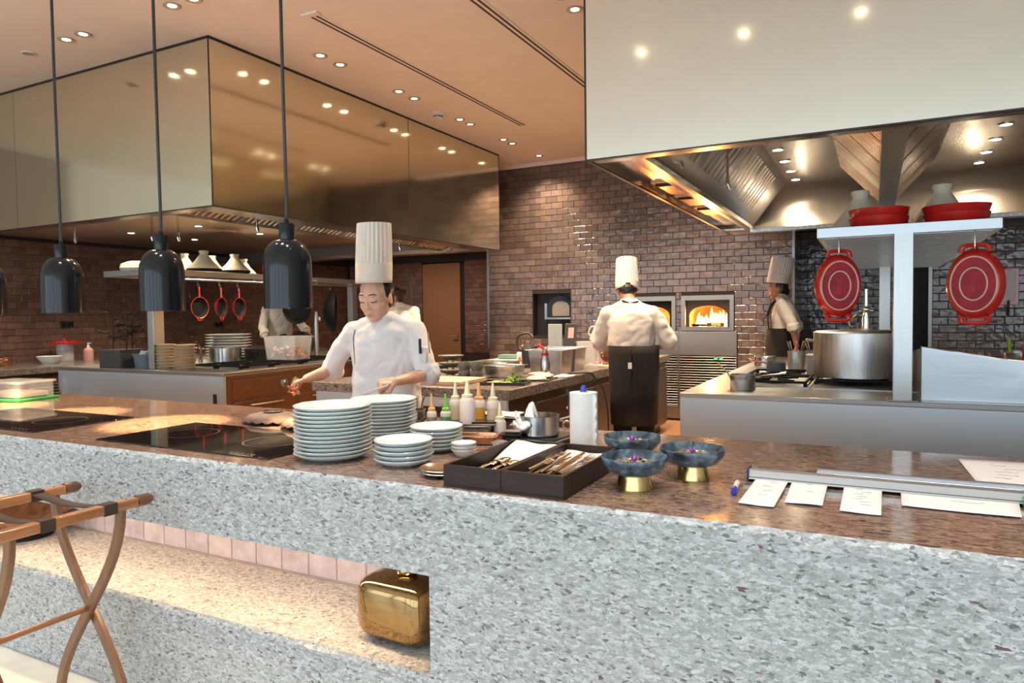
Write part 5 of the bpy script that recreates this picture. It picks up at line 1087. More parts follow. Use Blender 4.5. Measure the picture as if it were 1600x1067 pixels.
# wall sockets, side counter things
for i, (y, z) in enumerate([(5.62, 1.335), (8.06, 1.29)]):
    t = thing('wall_socket', ['black double socket on the tiles above the red lid', 'black double socket on the tiles behind the tan bowls'][i], 'socket', (-9.594, y, z), rad(90)); bx('plate', BLACK, t, -0.085, -0.012, -0.045, 0.085, 0.0, 0.045, 0.003)
    for s in (-1, 1): bx('outlet', BLACK_G, t, s * 0.042 - 0.03, -0.014, -0.03, s * 0.042 + 0.03, -0.012, 0.03)
SC = 0.8705
t = thing('mixing_bowl', 'white bowl on the side counter below the red lid', 'bowl', (-8.95, 5.02, SC)); B().lathe([(0, 0), (0.08, 0), (0.135, 0.075), (0.14, 0.09), (0.132, 0.09), (0.08, 0.012), (0, 0.01)], 32).build('bowl_body', WHITE, t)
t = thing('glass_jar', 'glass stand with a wide red lid on the side counter', 'jar', (-9.28, 5.40, SC)); B().lathe([(0, 0), (0.10, 0), (0.10, 0.22), (0.09, 0.22), (0.09, 0.01), (0, 0.01)], 28).build('glass_wall', GLASSCLR, t); B().lathe([(0, 0.222), (0.20, 0.222), (0.205, 0.235), (0.12, 0.262), (0, 0.27)], 32).build('red_lid', RED, t); B().lathe([(0, 0.27), (0.02, 0.27), (0.022, 0.29), (0, 0.292)], 14).build('lid_knob', RED, t)
t = thing('soap_bottle', 'pink pump soap bottle on the side counter', 'bottle', (-8.95, 5.50, SC)); B().lathe([(0, 0), (0.055, 0), (0.058, 0.01), (0.058, 0.14), (0.03, 0.17), (0, 0.17)], 24).build('bottle_body', mat('pink_soap', (0.58, 0.30, 0.28), 0.3), t); B().lathe([(0, 0.17), (0.018, 0.17), (0.018, 0.20), (0.008, 0.20), (0.008, 0.23), (0, 0.23)], 14).build('pump', WHITE, t); B().obox((0.02, 0, 0.228), (0.06, 0.014, 0.012)).build('pump_nozzle', WHITE, t)
for i in range(4): pot('copper_pot', 'copper pot on the side counter, %s from the left edge' % ['first', 'second', 'third', 'fourth'][i], -9.05, 3.90 + i * 0.22, SC, 0.085, 0.09, COPPER if i != 2 else IRON, (rad(-30),), None, group='copper pots on the side counter')

# ------------------------------------------------------------------ middle counter things
t = thing('cutting_board', 'pale brown cutting board at the front of the prep counter', 'board', (-2.93, 4.38, KZ), rad(3)); bx('board', mat('beech_board', (0.52, 0.36, 0.25), 0.6, var=0.05), t, -0.36, -0.20, 0, 0.34, 0.20, 0.028, 0.004); bx('cloth_edge', mat('grey_towel', (0.45, 0.42, 0.38), 0.9), t, -0.36, -0.21, 0.028, -0.05, -0.12, 0.034, 0.002)
STONE = granite('black_stone', (0.02, 0.025, 0.024), (0.05, 0.06, 0.058), (0.11, 0.125, 0.12), (0.02, 0.02, 0.02), 2.0, 0.6)
for i, (x, y) in enumerate([(-2.86, 4.72), (-2.745, 4.71)]):
    for k in range(2):
        o = B().lathe([(0, 0), (0.040, 0), (0.048, 0.02), (0.050, 0.045), (0.044, 0.066), (0.036, 0.066), (0.034, 0.02), (0, 0.018)], 24).build('stone_mortar', STONE, None, (x, y, KZ + k * 0.067)); tag(o, '%s dark stone mortar of the %s pair on the prep counter' % (['lower', 'upper'][k], ['left', 'right'][i]), 'mortar', 'dark stone mortars')
for k in range(3):
    t = thing('stone_bowl', '%s dark speckled bowl stacked beside the stone mortars' % ['lowest', 'middle', 'uppermost'][k], 'bowl', (-3.06, 4.84, KZ + k * 0.058), 0, 'dark speckled bowls')
    B().lathe([(0, 0.018), (0.04, 0.018), (0.10, 0.045), (0.105, 0.056), (0.098, 0.056), (0.06, 0.030), (0, 0.026)], 32).build('bowl_body', STONE, t); B().lathe([(0, 0), (0.036, 0), (0.032, 0.018), (0, 0.018)], 24).build('brass_foot', BRASS, t)
for k in range(2):
    o = B().lathe([(0, 0), (0.13, 0), (0.16, 0.03), (0.155, 0.036), (0.12, 0.010), (0, 0.008)], 32).build('stone_platter', STONE, None, (-3.42, 5.25, KZ + k * 0.034)); tag(o, ['lower', 'upper'][k] + ' dark stone platter behind the speckled bowls', 'platter', 'dark stone platters')
gastro('hotel_pan', 'steel hotel pan with wide rim beside the stone mortars', -2.60, 4.90, 0.26, 0.20, 0.10, rad(-4), PAN, KZ, 0.02); gastro('hotel_pan', 'second steel hotel pan behind the front one', -2.78, 5.16, 0.26, 0.22, 0.11, rad(-4), PAN, KZ, 0.02)
t = thing('black_tray', 'black tray with yellow garnish and a green herb bunch', 'tray', (-2.34, 4.42, KZ), rad(14)); bx('tray_floor', BLACK, t, -0.16, -0.10, 0, 0.16, 0.10, 0.006)
for a, b, c, d in [(-0.165, -0.105, 0.165, -0.098), (-0.165, 0.098, 0.165, 0.105), (-0.165, -0.098, -0.158, 0.098), (0.158, -0.098, 0.165, 0.098)]: bx('tray_rim', BLACK, t, a, b, 0, c, d, 0.022)
rr = random.Random(31)
for k in range(14): B().ell((rr.uniform(-.11, .05), rr.uniform(-.07, .05), 0.014), (rr.uniform(.02, .03), rr.uniform(.012, .02), .008), 8, 5, (0, 0, rr.random() * 3)).build('garnish', mat('yellow_garnish', (0.70, 0.52, 0.18), 0.7, var=0.15), t)
for k in range(40): B().ell((0.06 + rr.gauss(0, .022), rr.gauss(0, .022), 0.02 + abs(rr.gauss(0, .016))), (.014, .010, .006), 6, 4, (rr.random() * 3, rr.random() * 3, rr.random() * 3)).build('herb_leaf', mat('green_herb', (0.16, 0.34, 0.03), 0.6, var=0.25), t)
t = thing('flatbread_tray', 'dark tray of pale flatbreads at the edge of the prep counter', 'tray', (-2.27, 4.82, KZ), rad(10)); bx('tray_floor', BLACK, t, -0.12, -0.15, 0, 0.12, 0.15, 0.012, 0.003)
for k in range(5): B().lathe([(0, 0), (0.07, 0), (0.075, 0.004), (0.05, 0.012), (0, 0.014)], 20, (rr.uniform(-.04, .04), -0.08 + k * 0.04, 0.012 + k * 0.006), wob=0.06, ph=k).build('flatbread', mat('flatbread', (0.66, 0.52, 0.36), 0.8, var=0.1), t)
napkin(-2.26, 5.03, -2.14, 5.26, KZ + 0.002, 'pale folded cloth at the edge of the prep counter', 0.008, 0.0)
t = thing('cream_whipper', 'steel cream whipper bottle with a red collar', 'bottle', (-2.335, 5.09, KZ)); B().lathe([(0, 0), (0.040, 0), (0.042, 0.006), (0.040, 0.10), (0.027, 0.165), (0, 0.165)], 28).build('bottle_body', PAN, t); B().lathe([(0, 0.165), (0.029, 0.165), (0.031, 0.170), (0.031, 0.185), (0, 0.187)], 24).build('red_collar', RED, t); B().lathe([(0, 0.187), (0.022, 0.187), (0.02, 0.215), (0, 0.217)], 18).build('head', STEEL_D, t)
B().tube([(0, 0, 0.21), (-0.03, 0, 0.235), (-0.06, 0, 0.25)], [0.010, 0.012, 0.014], 10).build('red_handle', RED, t); B().tube([(0.01, 0, 0.21), (0.03, 0.0, 0.24)], 0.008, 8).build('nozzle', STEEL, t)
t = gastro('deep_pan', 'deep steel pan with a small white label on the prep counter', -2.42, 5.40, 0.30, 0.28, 0.20, rad(2), STEEL, KZ, 0.02); bx('label_tag', WHITE, t, 0.148, -0.06, 0.11, 0.1505, -0.03, 0.145)
gastro('deep_pan', 'deep steel pan behind the labelled one', -2.45, 5.75, 0.32, 0.28, 0.20, rad(2), STEEL, KZ, 0.02)
t = thing('label_scale', 'grey scale panel with a black tablet on the prep counter', 'scale', (-2.62, 6.05, KZ), rad(-8)); bx('grey_panel', mat('pale_grey_panel', (0.36, 0.40, 0.42), 0.5), t, -0.13, 0, 0, 0.02, 0.012, 0.40, 0.003); bx('foot', BLACK, t, -0.1, -0.1, 0, 0.16, 0.08, 0.02); o = bx('tablet', BLACK, t, -0.05, -0.01, 0, 0.07, 0.01, 0.26, 0.006); o.location = (0.09, 0.0, 0.15); o.rotation_euler = (rad(-14), 0, rad(10)); n_ = bx('pink_note', mat('pink_note', (0.60, 0.32, 0.28), 0.8), o, -0.01, -0.012, 0.12, 0.045, -0.010, 0.22)
t = thing('jug_handle', 'black loop-handled jug beside the grey scale panel', 'jug', (-2.86, 5.86, KZ)); B().lathe([(0, 0), (0.055, 0), (0.062, 0.17), (0.056, 0.17), (0.05, 0.01), (0, 0.01)], 24).build('jug_body', BLACK, t); B().tube([(-0.058, 0, 0.15), (-0.11, 0, 0.20), (-0.10, 0, 0.29), (0.0, 0, 0.32), (0.05, 0, 0.28)], 0.011, 10).build('loop_handle', BLACK, t); B().lathe([(0.062, 0.17), (0.03, 0.24), (0, 0.25)], 20).build('jug_top', BLACK, t)
t = gastro('plastic_tub', 'clear plastic tub standing in front of the measuring jug', -2.33, 6.03, 0.18, 0.13, 0.24, rad(2), CLEAR, KZ)
t = thing('measuring_jug', 'frosted measuring jug tilted on the prep counter edge', 'jug', (-2.27, 6.02, KZ + 0.215), 0); o = B().lathe([(0, 0), (0.045, 0), (0.055, 0.14), (0.05, 0.14), (0.042, 0.01), (0, 0.01)], 24).build('jug_body', FROST, t); o.rotation_euler = (rad(0), rad(28), 0); t.location.z = KZ + 0.245
o = B().tube([(-0.052, 0, 0.12), (-0.085, 0, 0.10), (-0.08, 0, 0.04), (-0.046, 0, 0.03)], 0.006, 8).build('jug_handle', FROST, t); o.rotation_euler = (0, rad(28), 0)
t = thing('gooseneck_lamp', 'black gooseneck cable arching beside the male chef', 'cable', (-2.30, 6.18, KZ)); B().tube([(0, 0, 0), (-0.01, 0, 0.22), (0.02, 0, 0.36), (0.08, 0, 0.40), (0.13, 0, 0.34), (0.14, 0, 0.28)], 0.008, 10).build('neck', BLACK, t); B().tube([(0.14, 0, 0.29), (0.145, 0, 0.22)], [0.02, 0.028], 14).build('head', BLACK, t)
t = thing('power_cord', 'black power cord hanging over the prep counter edge', 'cord', (-2.12, 5.45, 0.90)); B().tube([(-0.12, -0.1, 0.006), (0.02, 0.0, 0.006), (0.04, 0.06, -0.03), (0.06, 0.22, -0.15), (0.05, 0.36, -0.33), (0.03, 0.44, -0.60), (0.03, 0.45, -0.89)], 0.006, 8).build('cable', BLACK, t)
t = thing('meat_board', 'pale board with dark red meat pieces beside the male chef', 'board', (-2.27, 5.93 + 0.36, KZ), rad(4)); bx('board', mat('white_board', (0.68, 0.58, 0.46), 0.6), t, -0.13, -0.2, 0, 0.13, 0.2, 0.02, 0.004)
for k in range(9): B().ell((rr.uniform(-.08, .08), rr.uniform(-.12, .12), 0.032), (rr.uniform(.025, .04), rr.uniform(.02, .03), .016), 10, 6, (0, 0, rr.random() * 3)).build('meat_piece', mat('red_meat', (0.20, 0.035, 0.025), 0.35, var=0.3, vs=40), t)
t = thing('paper_stack', 'pale flat board under the teal box on the prep counter', 'board', (-3.42, 6.75, KZ), rad(8)); bx('sheet', mat('kraft', (0.50, 0.39, 0.30), 0.8), t, -0.28, -0.22, 0, 0.30, 0.22, 0.012, 0.002)
t = thing('teal_box', 'flat teal box on a board at the back of the prep counter', 'box', (-3.55, 6.80, KZ + 0.0125), rad(5)); bx('box_body', mat('teal_card', (0.10, 0.23, 0.22), 0.7), t, -0.10, -0.07, 0, 0.10, 0.07, 0.045, 0.003); bx('box_lid', mat('teal_pale', (0.25, 0.42, 0.40), 0.7), t, -0.103, -0.073, 0.018, 0.103, 0.073, 0.024)
t = thing('spray_can', 'white can with red lettering on the prep counter', 'can', (-3.03, 6.05, KZ)); B().lathe([(0, 0), (0.042, 0), (0.043, 0.005), (0.043, 0.12), (0.03, 0.135), (0, 0.135)], 26).build('can_body', WHITE, t); B().lathe([(0, 0.135), (0.02, 0.135), (0.018, 0.155), (0, 0.157)], 16).build('can_cap', BLACK, t); link('red_mark', text_mesh('red_mark', 'A', 0.07, RED), t, (0.008, -0.0435, 0.06), (rad(90), 0, 0))
for i, (x, y, c) in enumerate([(-3.10, 6.25, 'orange'), (-2.98, 6.28, 'dark')]):
    t = thing('spice_bottle', c + ' spice bottle behind the white can', 'bottle', (x, y, KZ)); B().lathe([(0, 0), (0.032, 0), (0.032, 0.13), (0.016, 0.16), (0, 0.16)], 20).build('bottle_body', mat('orange_glass', (0.42, 0.16, 0.05), 0.3) if i == 0 else mat('brown_glass', (0.07, 0.03, 0.02), 0.2), t); B().ell((0, 0, 0.175), (0.024, 0.024, 0.022)).build('bottle_cap', mat('coral_cap', (0.62, 0.13, 0.06), 0.4) if i == 0 else BLACK, t)

# ------------------------------------------------------------------ right island things
pot('saucepan', 'small steel saucepan at the front corner of the right island', -0.745, 4.64, KZ, 0.077, 0.095, PAN, long_handle=(rad(20), 0.16, PAN), cat='pan')
t = thing('wooden_spoon', 'pale wooden spoon sticking out of the small saucepan', 'spoon', (-0.79, 4.65, KZ + 0.02)); B().tube([(0, 0, 0), (-0.06, 0.02, 0.09), (-0.12, 0.04, 0.145)], [0.008, 0.005, 0.005], 8).build('shaft', mat('pale_wood', (0.62, 0.45, 0.22), 0.6), t)
pot('rondeau', 'very large steel cooking pot with flat lid on the right island', -0.10, 5.36, KZ + 0.043, 0.283, 0.30, brushed('pot_brushed', (0.50, 0.48, 0.45), 0.28, 2, 0.04), (rad(180), rad(0)), 0.03)
pot('grey_pan', 'small grey pan with a red handle on the right island burners', -0.66, 5.62, KZ + 0.043, 0.068, 0.065, mat('grey_enamel', (0.14, 0.14, 0.14), 0.4), long_handle=(rad(150), 0.13, RED), cat='pan')
pot('lidded_pot', 'steel pot with flat lid behind the red-handled pan', -0.86, 6.55, KZ, 0.09, 0.09, PAN, (rad(180),), 0.015)
for i, (x, y, m_) in enumerate([(-0.56, 6.08, STEEL), (-0.44, 6.22, STEEL_D)]):
    t = thing('utensil_bucket', ['steel bucket of utensils with a white label on the right island', 'dark bucket of whisks behind the labelled bucket'][i], 'bucket', (x, y, KZ)); B().lathe([(0, 0), (0.062, 0), (0.065, 0.17), (0.067, 0.172), (0.062, 0.172), (0.058, 0.01), (0, 0.01)], 28).build('bucket_body', m_, t)
    if i == 0: bx('label_tag', PAPER, t, -0.02, -0.0665, 0.08, 0.028, -0.0630, 0.115)
    for k in range(8):
        a = k * 0.8; B().tube([(0.02 * cos(a), 0.02 * sin(a), 0.02), (0.05 * cos(a), 0.05 * sin(a), 0.19), (0.07 * cos(a), 0.07 * sin(a), 0.25)], [0.004, 0.005, 0.010], 8, flat=0.5).build('utensil', [SILVER, STEEL, WHITE, STEEL][k % 4] if k != 2 else mat('orange_grip', (0.75, 0.14, 0.03), 0.4), t)
t = thing('storage_tub', 'cream plastic tub between the buckets and the big pot', 'tub', (-0.41, 5.86, KZ)); bx('tub_body', mat('cream_plastic', (0.62, 0.54, 0.42), 0.5), t, -0.05, -0.10, 0, 0.06, 0.10, 0.15, 0.008); bx('tub_lid', WHITE, t, -0.055, -0.105, 0.15, 0.065, 0.105, 0.162, 0.004)
t = thing('pot_filler', 'chrome pot-filler column behind the big pot on the right island', 'tap', (-0.06, 6.2, KZ)); B().tube([(0, 0, 0), (0, 0, 0.42), (0, 0, 0.43), (0, 0, 0.66)], [0.030, 0.028, 0.020, 0.018], 14).build('column', CHROME, t); B().ell((0, 0, 0.50), (0.03, 0.03, 0.035)).build('joint', CHROME, t); B().cyl((-0.05, 0, 0.50), (0.05, 0, 0.50), 0.012, n=10).build('valve', CHROME, t); B().tube([(0, 0, 0.44), (-0.06, -0.02, 0.46), (-0.12, -0.04, 0.40), (-0.10, -0.04, 0.36)], 0.006, 8).build('hose', BRASS, t)
# top of the right overshelf
def round_dish(x, y, z, r, h, label):
    t = thing('red_dish', label, 'dish', (x, y, z), 0, 'stacked red enamel dishes'); B().lathe([(0, 0), (r * 0.86, 0), (r * 0.95, h * 0.4), (r, h * 0.92), (r * 1.01, h), (r * 0.97, h), (r * 0.92, h * 0.4), (r * 0.8, 0.008), (0, 0.007)], 44).build('dish_body', RED, t, smooth=50); B().lathe([(r * 1.012, h * 0.985), (r * 1.012, h * 1.01), (r * 0.968, h * 1.012), (r * 0.968, h * 0.99)], 44).build('dish_rim', mat('dark_red_rim', (0.28, 0.012, 0.012), 0.25), t)
RZ = 1.8600
round_dish(0.015, 4.57, RZ, 0.155, 0.062, 'lower red enamel dish of the left pair on the right overshelf'); round_dish(0.015, 4.57, RZ + 0.052, 0.158, 0.058, 'upper red enamel dish of the left pair on the right overshelf')
round_dish(0.392, 4.56, RZ, 0.160, 0.055, 'lower red enamel dish of the right pair on the right overshelf'); round_dish(0.392, 4.56, RZ + 0.046, 0.164, 0.052, 'upper red enamel dish of the right pair on the right overshelf')
tagine(-0.085, 4.95, RZ, 0.185, 0.235, 'cream tagine behind the left pair of red dishes'); tagine(0.355, 4.95, RZ, 0.185, 0.235, 'cream tagine behind the right pair of red dishes')
# hanging oval dishes
RING = mat('cream_ring', (0.78, 0.55, 0.42), 0.5)
def oval_dish(x, y, z, sw, sh, rz, label):
    t = thing('oval_dish', label, 'dish', (x, y, z), rad(rz), 'hanging red oval dishes')
    def ov(u, w, n=44): return [(u * cos(2 * pi * k / n), w * sin(2 * pi * k / n)) for k in range(n)]
    n = 44; g = MB(); vs_ = []; fs_ = []
    rings = [(0.80, 0.80, 0.0), (0.86, 0.85, 0.004), (0.97, 0.97, 0.045), (1.0, 1.0, 0.058), (0.96, 0.96, 0.058), (0.82, 0.82, 0.010)]
    for u, w, d in rings: vs_ += [(px, d, pz) for px, pz in ov(sw * u, sh * w)]
    for j in range(len(rings) - 1):
        for k in range(n): fs_.append((j * n + k, j * n + (k + 1) % n, (j + 1) * n + (k + 1) % n, (j + 1) * n + k))
    g.add(vs_, fs_); g.f.append(tuple(range(n))); g.f.append(tuple(range(5 * n, 6 * n))[::-1])
    g.build('dish_body', RED, t, smooth=50)
    B().add([(px, -0.0015, pz) for px, pz in ov(sw * 0.79, sh * 0.79)], [tuple(range(n))]).build('dish_base', RED_D, t)
    for q in (0.76, 0.45): B().tube([(px, -0.003, pz) for px, pz in ov(sw * q, sh * q)] + [(sw * q, -0.003, 0)], 0.0040, 6, caps=False).build('unglazed_ring', RING, t)
    o = link('embossed_mark', text_mesh('embossed_mark', 'atelier' if False else 'REVOL', 0.030, RED_T, 0.0012), t, (0, -0.0025, 0), (rad(90), rad(-90), 0))
    for s in (-1, 1):
        hw = sw * 0.46; B().tube([(-hw, 0.045, s * sh * 0.90), (-hw * 0.80, 0.045, s * (sh + 0.014)), (hw * 0.80, 0.045, s * (sh + 0.014)), (hw, 0.045, s * sh * 0.90)], [0.016, 0.011, 0.011, 0.016], 10).build('lug_handle', RED, t)
    zt = 1.806 - z; B().tube([(0, 0.045, sh - 0.002), (0, 0.030, sh + 0.002), (0, 0.032, zt - 0.02), (0, 0.045, zt + 0.004)], 0.0032, 8).build('hook', CHROME, t)
    return t
oval_dish(-0.175, 4.33, 1.535, 0.124, 0.178, 12, 'red oval dish hanging upside down, left of the steel post'); oval_dish(0.452, 4.33, 1.525, 0.134, 0.186, -14, 'red oval dish hanging upside down, right of the steel post')
# wall and griddle things at right
t = thing('wall_frame', 'small red-framed notice with a pen on the tiled wall', 'frame', (1.23, YB - 0.008, 1.62)); bx('frame_board', RED, t, -0.11, -0.02, -0.19, 0.11, 0.0, 0.19, 0.004); bx('notice_paper', PAPER, t, -0.085, -0.023, -0.15, 0.085, -0.02, 0.165); B().tube([(0.02, -0.03, -0.14), (0.02, -0.035, -0.30)], 0.010, 8).build('pen', BLACK, t)
GZ = 1.043
pot('steel_pot', 'steel pot with a lime green spatula at the right edge', 0.80, 5.35, GZ, 0.075, 0.075, PAN)
t = thing('spatula', 'lime green spatula handle standing in the steel pot', 'spatula', (0.76, 5.36, GZ + 0.02)); B().tube([(0, 0, 0), (-0.005, 0, 0.07), (-0.008, 0, 0.14)], [0.006, 0.009, 0.011], 10).build('handle', mat('lime_plastic', (0.42, 0.60, 0.03), 0.4), t)
t = thing('pepper_mill', 'dark red pepper mill between the pot and the white bottles', 'mill', (0.955, 5.42, GZ)); B().lathe([(0, 0), (0.026, 0), (0.026, 0.03), (0.017, 0.06), (0.022, 0.085), (0.012, 0.10), (0.020, 0.12), (0, 0.138)], 20).build('mill_body', mat('dark_red_wood', (0.16, 0.02, 0.02), 0.3), t)
for i in range(2): squeeze(1.00 + i * 0.055, 5.26 + 0.03 * i, 0.065, 0.024, WHITE, WHITE, WHITE, 0, ['white squeeze bottle at the right edge, nearer the pepper mill', 'white squeeze bottle cut by the right edge'][i], GZ)
t = thing('frying_pan', 'shallow pan with a long steel handle on the griddle', 'pan', (1.02, 4.90, GZ)); B().lathe([(0, 0), (0.12, 0), (0.15, 0.035), (0.146, 0.037), (0.115, 0.006), (0, 0.006)], 32).build('pan_body', BRASS, t); B().tube([(-0.14, -0.03, 0.035), (-0.22, -0.06, 0.05), (-0.34, -0.10, 0.045)], [0.008, 0.007, 0.008], 8).build('long_handle', STEEL_D, t)
t = thing('small_pan', 'pot of red sauce being stirred on the griddle', 'pan', (0.80, 5.15, GZ))
B().lathe([(0, 0), (0.06, 0), (0.065, 0.03), (0.06, 0.03), (0.055, 0.006), (0, 0.006)], 24).build('pan_body', PAN, t)

# ------------------------------------------------------------------ people
LIPS = mat('lip', (0.58, 0.27, 0.22), 0.4, var=0.05)
def remesh(o, voxel, it=4, fac=0.5):
    r = o.modifiers.new('remesh', 'REMESH'); r.mode = 'VOXEL'; r.voxel_size = voxel; r.use_smooth_shade = True
    s = o.modifiers.new('smooth', 'SMOOTH'); s.factor = fac; s.iterations = it
    return o
def frame(d, up):
    d = V(d).normalized(); w = d.cross(V(up)).normalized(); u = w.cross(d).normalized(); return d, w, u
def hand(b, wrist, d, up, curl, side, spread=0.05, thumb=0.5):
    """palm + five fingers; d = direction of fingers, up = back of the hand, side = +1/-1 thumb side along w"""
    d, w, u = frame(d, up); wr = V(wrist)
    for k in range(4):
        q = (k - 1.5) * 0.0195; b.cap(wr + d * 0.012 + w * q * 0.7, wr + d * 0.082 + w * q, 0.0125, 0.0115, 8)
    b.ell(wr + d * 0.045, (0.032, 0.036, 0.014), 10, 6)
    L = [0.074, 0.084, 0.078, 0.060] if side > 0 else [0.060, 0.078, 0.084, 0.074]
    tips = []
    for k in range(4):
        p = wr + d * 0.082 + w * (k - 1.5) * 0.0205; a = 0.0; r = 0.0092; cd = (d + w * (k - 1.5) * spread).normalized()
        for j, fr in enumerate((0.45, 0.31, 0.24)):
            a += curl[j]; dd = (cd * cos(a) - u * sin(a)); p2 = p + dd * L[k] * fr; b.cap(p, p2, r, r * 0.9, 8); p = p2; r *= 0.9
        tips.append(p)
    p0 = wr + d * 0.022 - w * side * -0.026; base = wr + d * 0.02 + w * side * 0.026
    t1 = base + (d * 0.7 + w * side * 0.75 - u * thumb * 0.6).normalized() * 0.040; t2 = t1 + (d * 0.9 + w * side * (0.1 - thumb * 0.5) - u * thumb).normalized() * 0.032; t3 = t2 + (d * 0.8 - w * side * thumb * 0.6 - u * thumb).normalized() * 0.024
    b.chain([base, t1, t2, t3], [0.014, 0.0115, 0.0100, 0.0085], 8)
    return tips
def toque(parent, mw, r0, r1, h, band, lean, m=HATM, pleats=26):
    b = MB(); b.m = mw; n = pleats * 4; vs_, fs_ = [], []
    lv = [(0, r0, 0), (0.02, r0 * 1.005, 0), (band, r0 * 1.01, 0), (band + 0.004, r0 * 0.985, 1), (band + (h - band) * 0.5, (r0 + r1) / 2, 1), (h - 0.012, r1, 1), (h, r1 * 0.985, 1)]
    for z, r, pl in lv:
        for k in range(n): a = 2 * pi * k / n; q = r * (1 + (0.022 * (1 if (k // 2) % 2 else -1)) * pl); vs_.append((q * cos(a) + lean[0] * z, q * sin(a) + lean[1] * z, z))
    for j in range(len(lv) - 1):
        for k in range(n): fs_.append((j * n + k, j * n + (k + 1) % n, (j + 1) * n + (k + 1) % n, (j + 1) * n + k))
    b.add(vs_, fs_); b.f.append(tuple(range((len(lv) - 1) * n, len(lv) * n))); o = b.build('chef_hat', m, parent, smooth=25); s = o.modifiers.new('thick', 'SOLIDIFY'); s.thickness = 0.002
    return o
def person(label, loc, rz, head_w, yaw, pitch, neck_w, sh, el, wr, hands, skin, top_m, voxel=0.006, hat=None, sleeve=1.0, waist=1.05, shoulders_z=None, apron=None, hair_long=False, build=1.0, lower=DARKCLOTH, roll=0.0, bun=None, hs=1.0, tw=1.0, hat_z=0.062):
    root = thing('person', label, 'person', loc, rz); MWI = (M4.Translation(V(loc)) @ M4.Rotation(rz, 4, 'Z')).inverted(); Lc = lambda p: MWI @ V(p)
    hc = Lc(head_w); nk = Lc(neck_w); S = [Lc(p) for p in sh]; E = [Lc(p) for p in el]; Wr = [Lc(p) for p in wr]
    HM = M4.Translation(hc) @ M4.Rotation(yaw, 4, 'Z') @ M4.Rotation(roll, 4, 'Y') @ M4.Rotation(pitch, 4, 'X') @ M4.Scale(hs, 4)
    cz = (S[0] + S[1]) / 2; w_ = (S[0] - S[1]).length / 2 * build * tw
    # --- body: one continuous skin surface
    b = MB(); b.m = HM
    b.ell((0, 0.014, 0.030), (0.076, 0.094, 0.088)); b.ell((0, -0.020, -0.028), (0.066, 0.068, 0.084)); b.ell((0, -0.056, -0.090), (0.023, 0.021, 0.018))
    for s in (-1, 1):
        b.ell((s * 0.034, -0.054, -0.026), (0.026, 0.021, 0.028)); b.ell((s * 0.044, -0.044, 0.014), (0.019, 0.026, 0.034)); b.ell((s * 0.031, -0.071, 0.008), (0.018, 0.012, 0.012)); b.ell((s * 0.0105, -0.0885, -0.028), (0.0085, 0.009, 0.007)); b.ell((s * 0.075, 0.012, -0.006), (0.009, 0.019, 0.030), rot=(0, 0, s * 0.35)); b.ell((s * 0.042, -0.012, -0.058), (0.020, 0.042, 0.026))
    b.cap((-0.030, -0.069, 0.030), (0.030, -0.069, 0.030), 0.012, 0.012); b.cap((0, -0.079, 0.012), (0, -0.0945, -0.024), 0.0072, 0.0105)
    b.ell((0, -0.083, -0.0545), (0.020, 0.010, 0.0055)); b.ell((0, -0.081, -0.0655), (0.017, 0.010, 0.0065))
    b.m = M4()
    neck_top = HM @ V((0, 0.022, -0.065)); b.cap(neck_top, nk, 0.050, 0.056); b.cap(nk, cz + V((0, 0, -0.08)), 0.06, 0.08)
    b.ell((cz.x, cz.y, cz.z - 0.16), (w_ * 0.80, 0.095, 0.19)); hz = 0.93; b.cap((cz.x * 0.5, cz.y * 0.5, 1.15), (0, 0, hz), 0.105, 0.12)
    for s in (0, 1):
        b.cap(cz, S[s], 0.055, 0.045); b.cap(S[s], E[s], 0.044, 0.036); m_ = E[s].lerp(Wr[s], 0.35); b.chain([E[s], m_, Wr[s]], [0.036, 0.037, 0.0245], 12)
        h = hands[s]; hand(b, Wr[s], MWI.to_3x3() @ V(h[0]), MWI.to_3x3() @ V(h[1]), h[2], h[3], thumb=h[4] if len(h) > 4 else 0.5)
        x = 0.085 * (1 if s == 0 else -1); b.chain([(x, 0, hz - 0.02), (x * 1.1, -0.01, 0.50), (x * 1.1, 0.02, 0.09)], [0.075, 0.052, 0.036]); b.cap((x * 1.1, 0.02, 0.045), (x * 1.1, -0.12, 0.035), 0.035, 0.03)
    remesh(b.build('body', skin, root, smooth=0), voxel, 3)
    # --- jacket
    j = MB(); k = build
    zs = [(cz.z + 0.035, 0.50, 0.070), (cz.z - 0.01, 0.86, 0.098), (cz.z - 0.07, 0.99, 0.118), (cz.z - 0.16, 1.0, 0.126), (cz.z - 0.25, 0.96, 0.124), (waist, 0.94, 0.122), (waist - 0.12, 0.97, 0.132), (waist - 0.20, 1.0, 0.140)]
    if not apron: zs += [(waist - 0.32, 1.05, 0.150)]
    nn = 32; vs_, fs_ = [], []
    for z_, fx, fy in zs:
        q = max(0.0, min(1.0, (z_ - 0.85) / (cz.z - 0.85)))
        for i in range(nn):
            t_ = 2 * pi * i / nn; c_, s_ = cos(t_), sin(t_); vs_.append((cz.x * q + w_ * fx * abs(c_) ** 0.85 * (1 if c_ > 0 else -1), cz.y * q + fy * k * abs(s_) ** 0.9 * (1 if s_ > 0 else -1), z_))
    for r_ in range(len(zs) - 1):
        for i in range(nn): fs_.append((r_ * nn + i, r_ * nn + (i + 1) % nn, (r_ + 1) * nn + (i + 1) % nn, (r_ + 1) * nn + i))
    j.add(vs_, fs_ + [tuple(range(nn)), tuple(range((len(zs) - 1) * nn, len(zs) * nn))[::-1]])
    j.cap(nk + V((0, 0, -0.01)), cz, 0.064, 0.08)
    for s in (0, 1): j.cap(nk + (S[s] - cz) * 0.16 + V((0, 0, 0.0)), S[s] + V((0, 0, -0.004)), 0.046, 0.052)
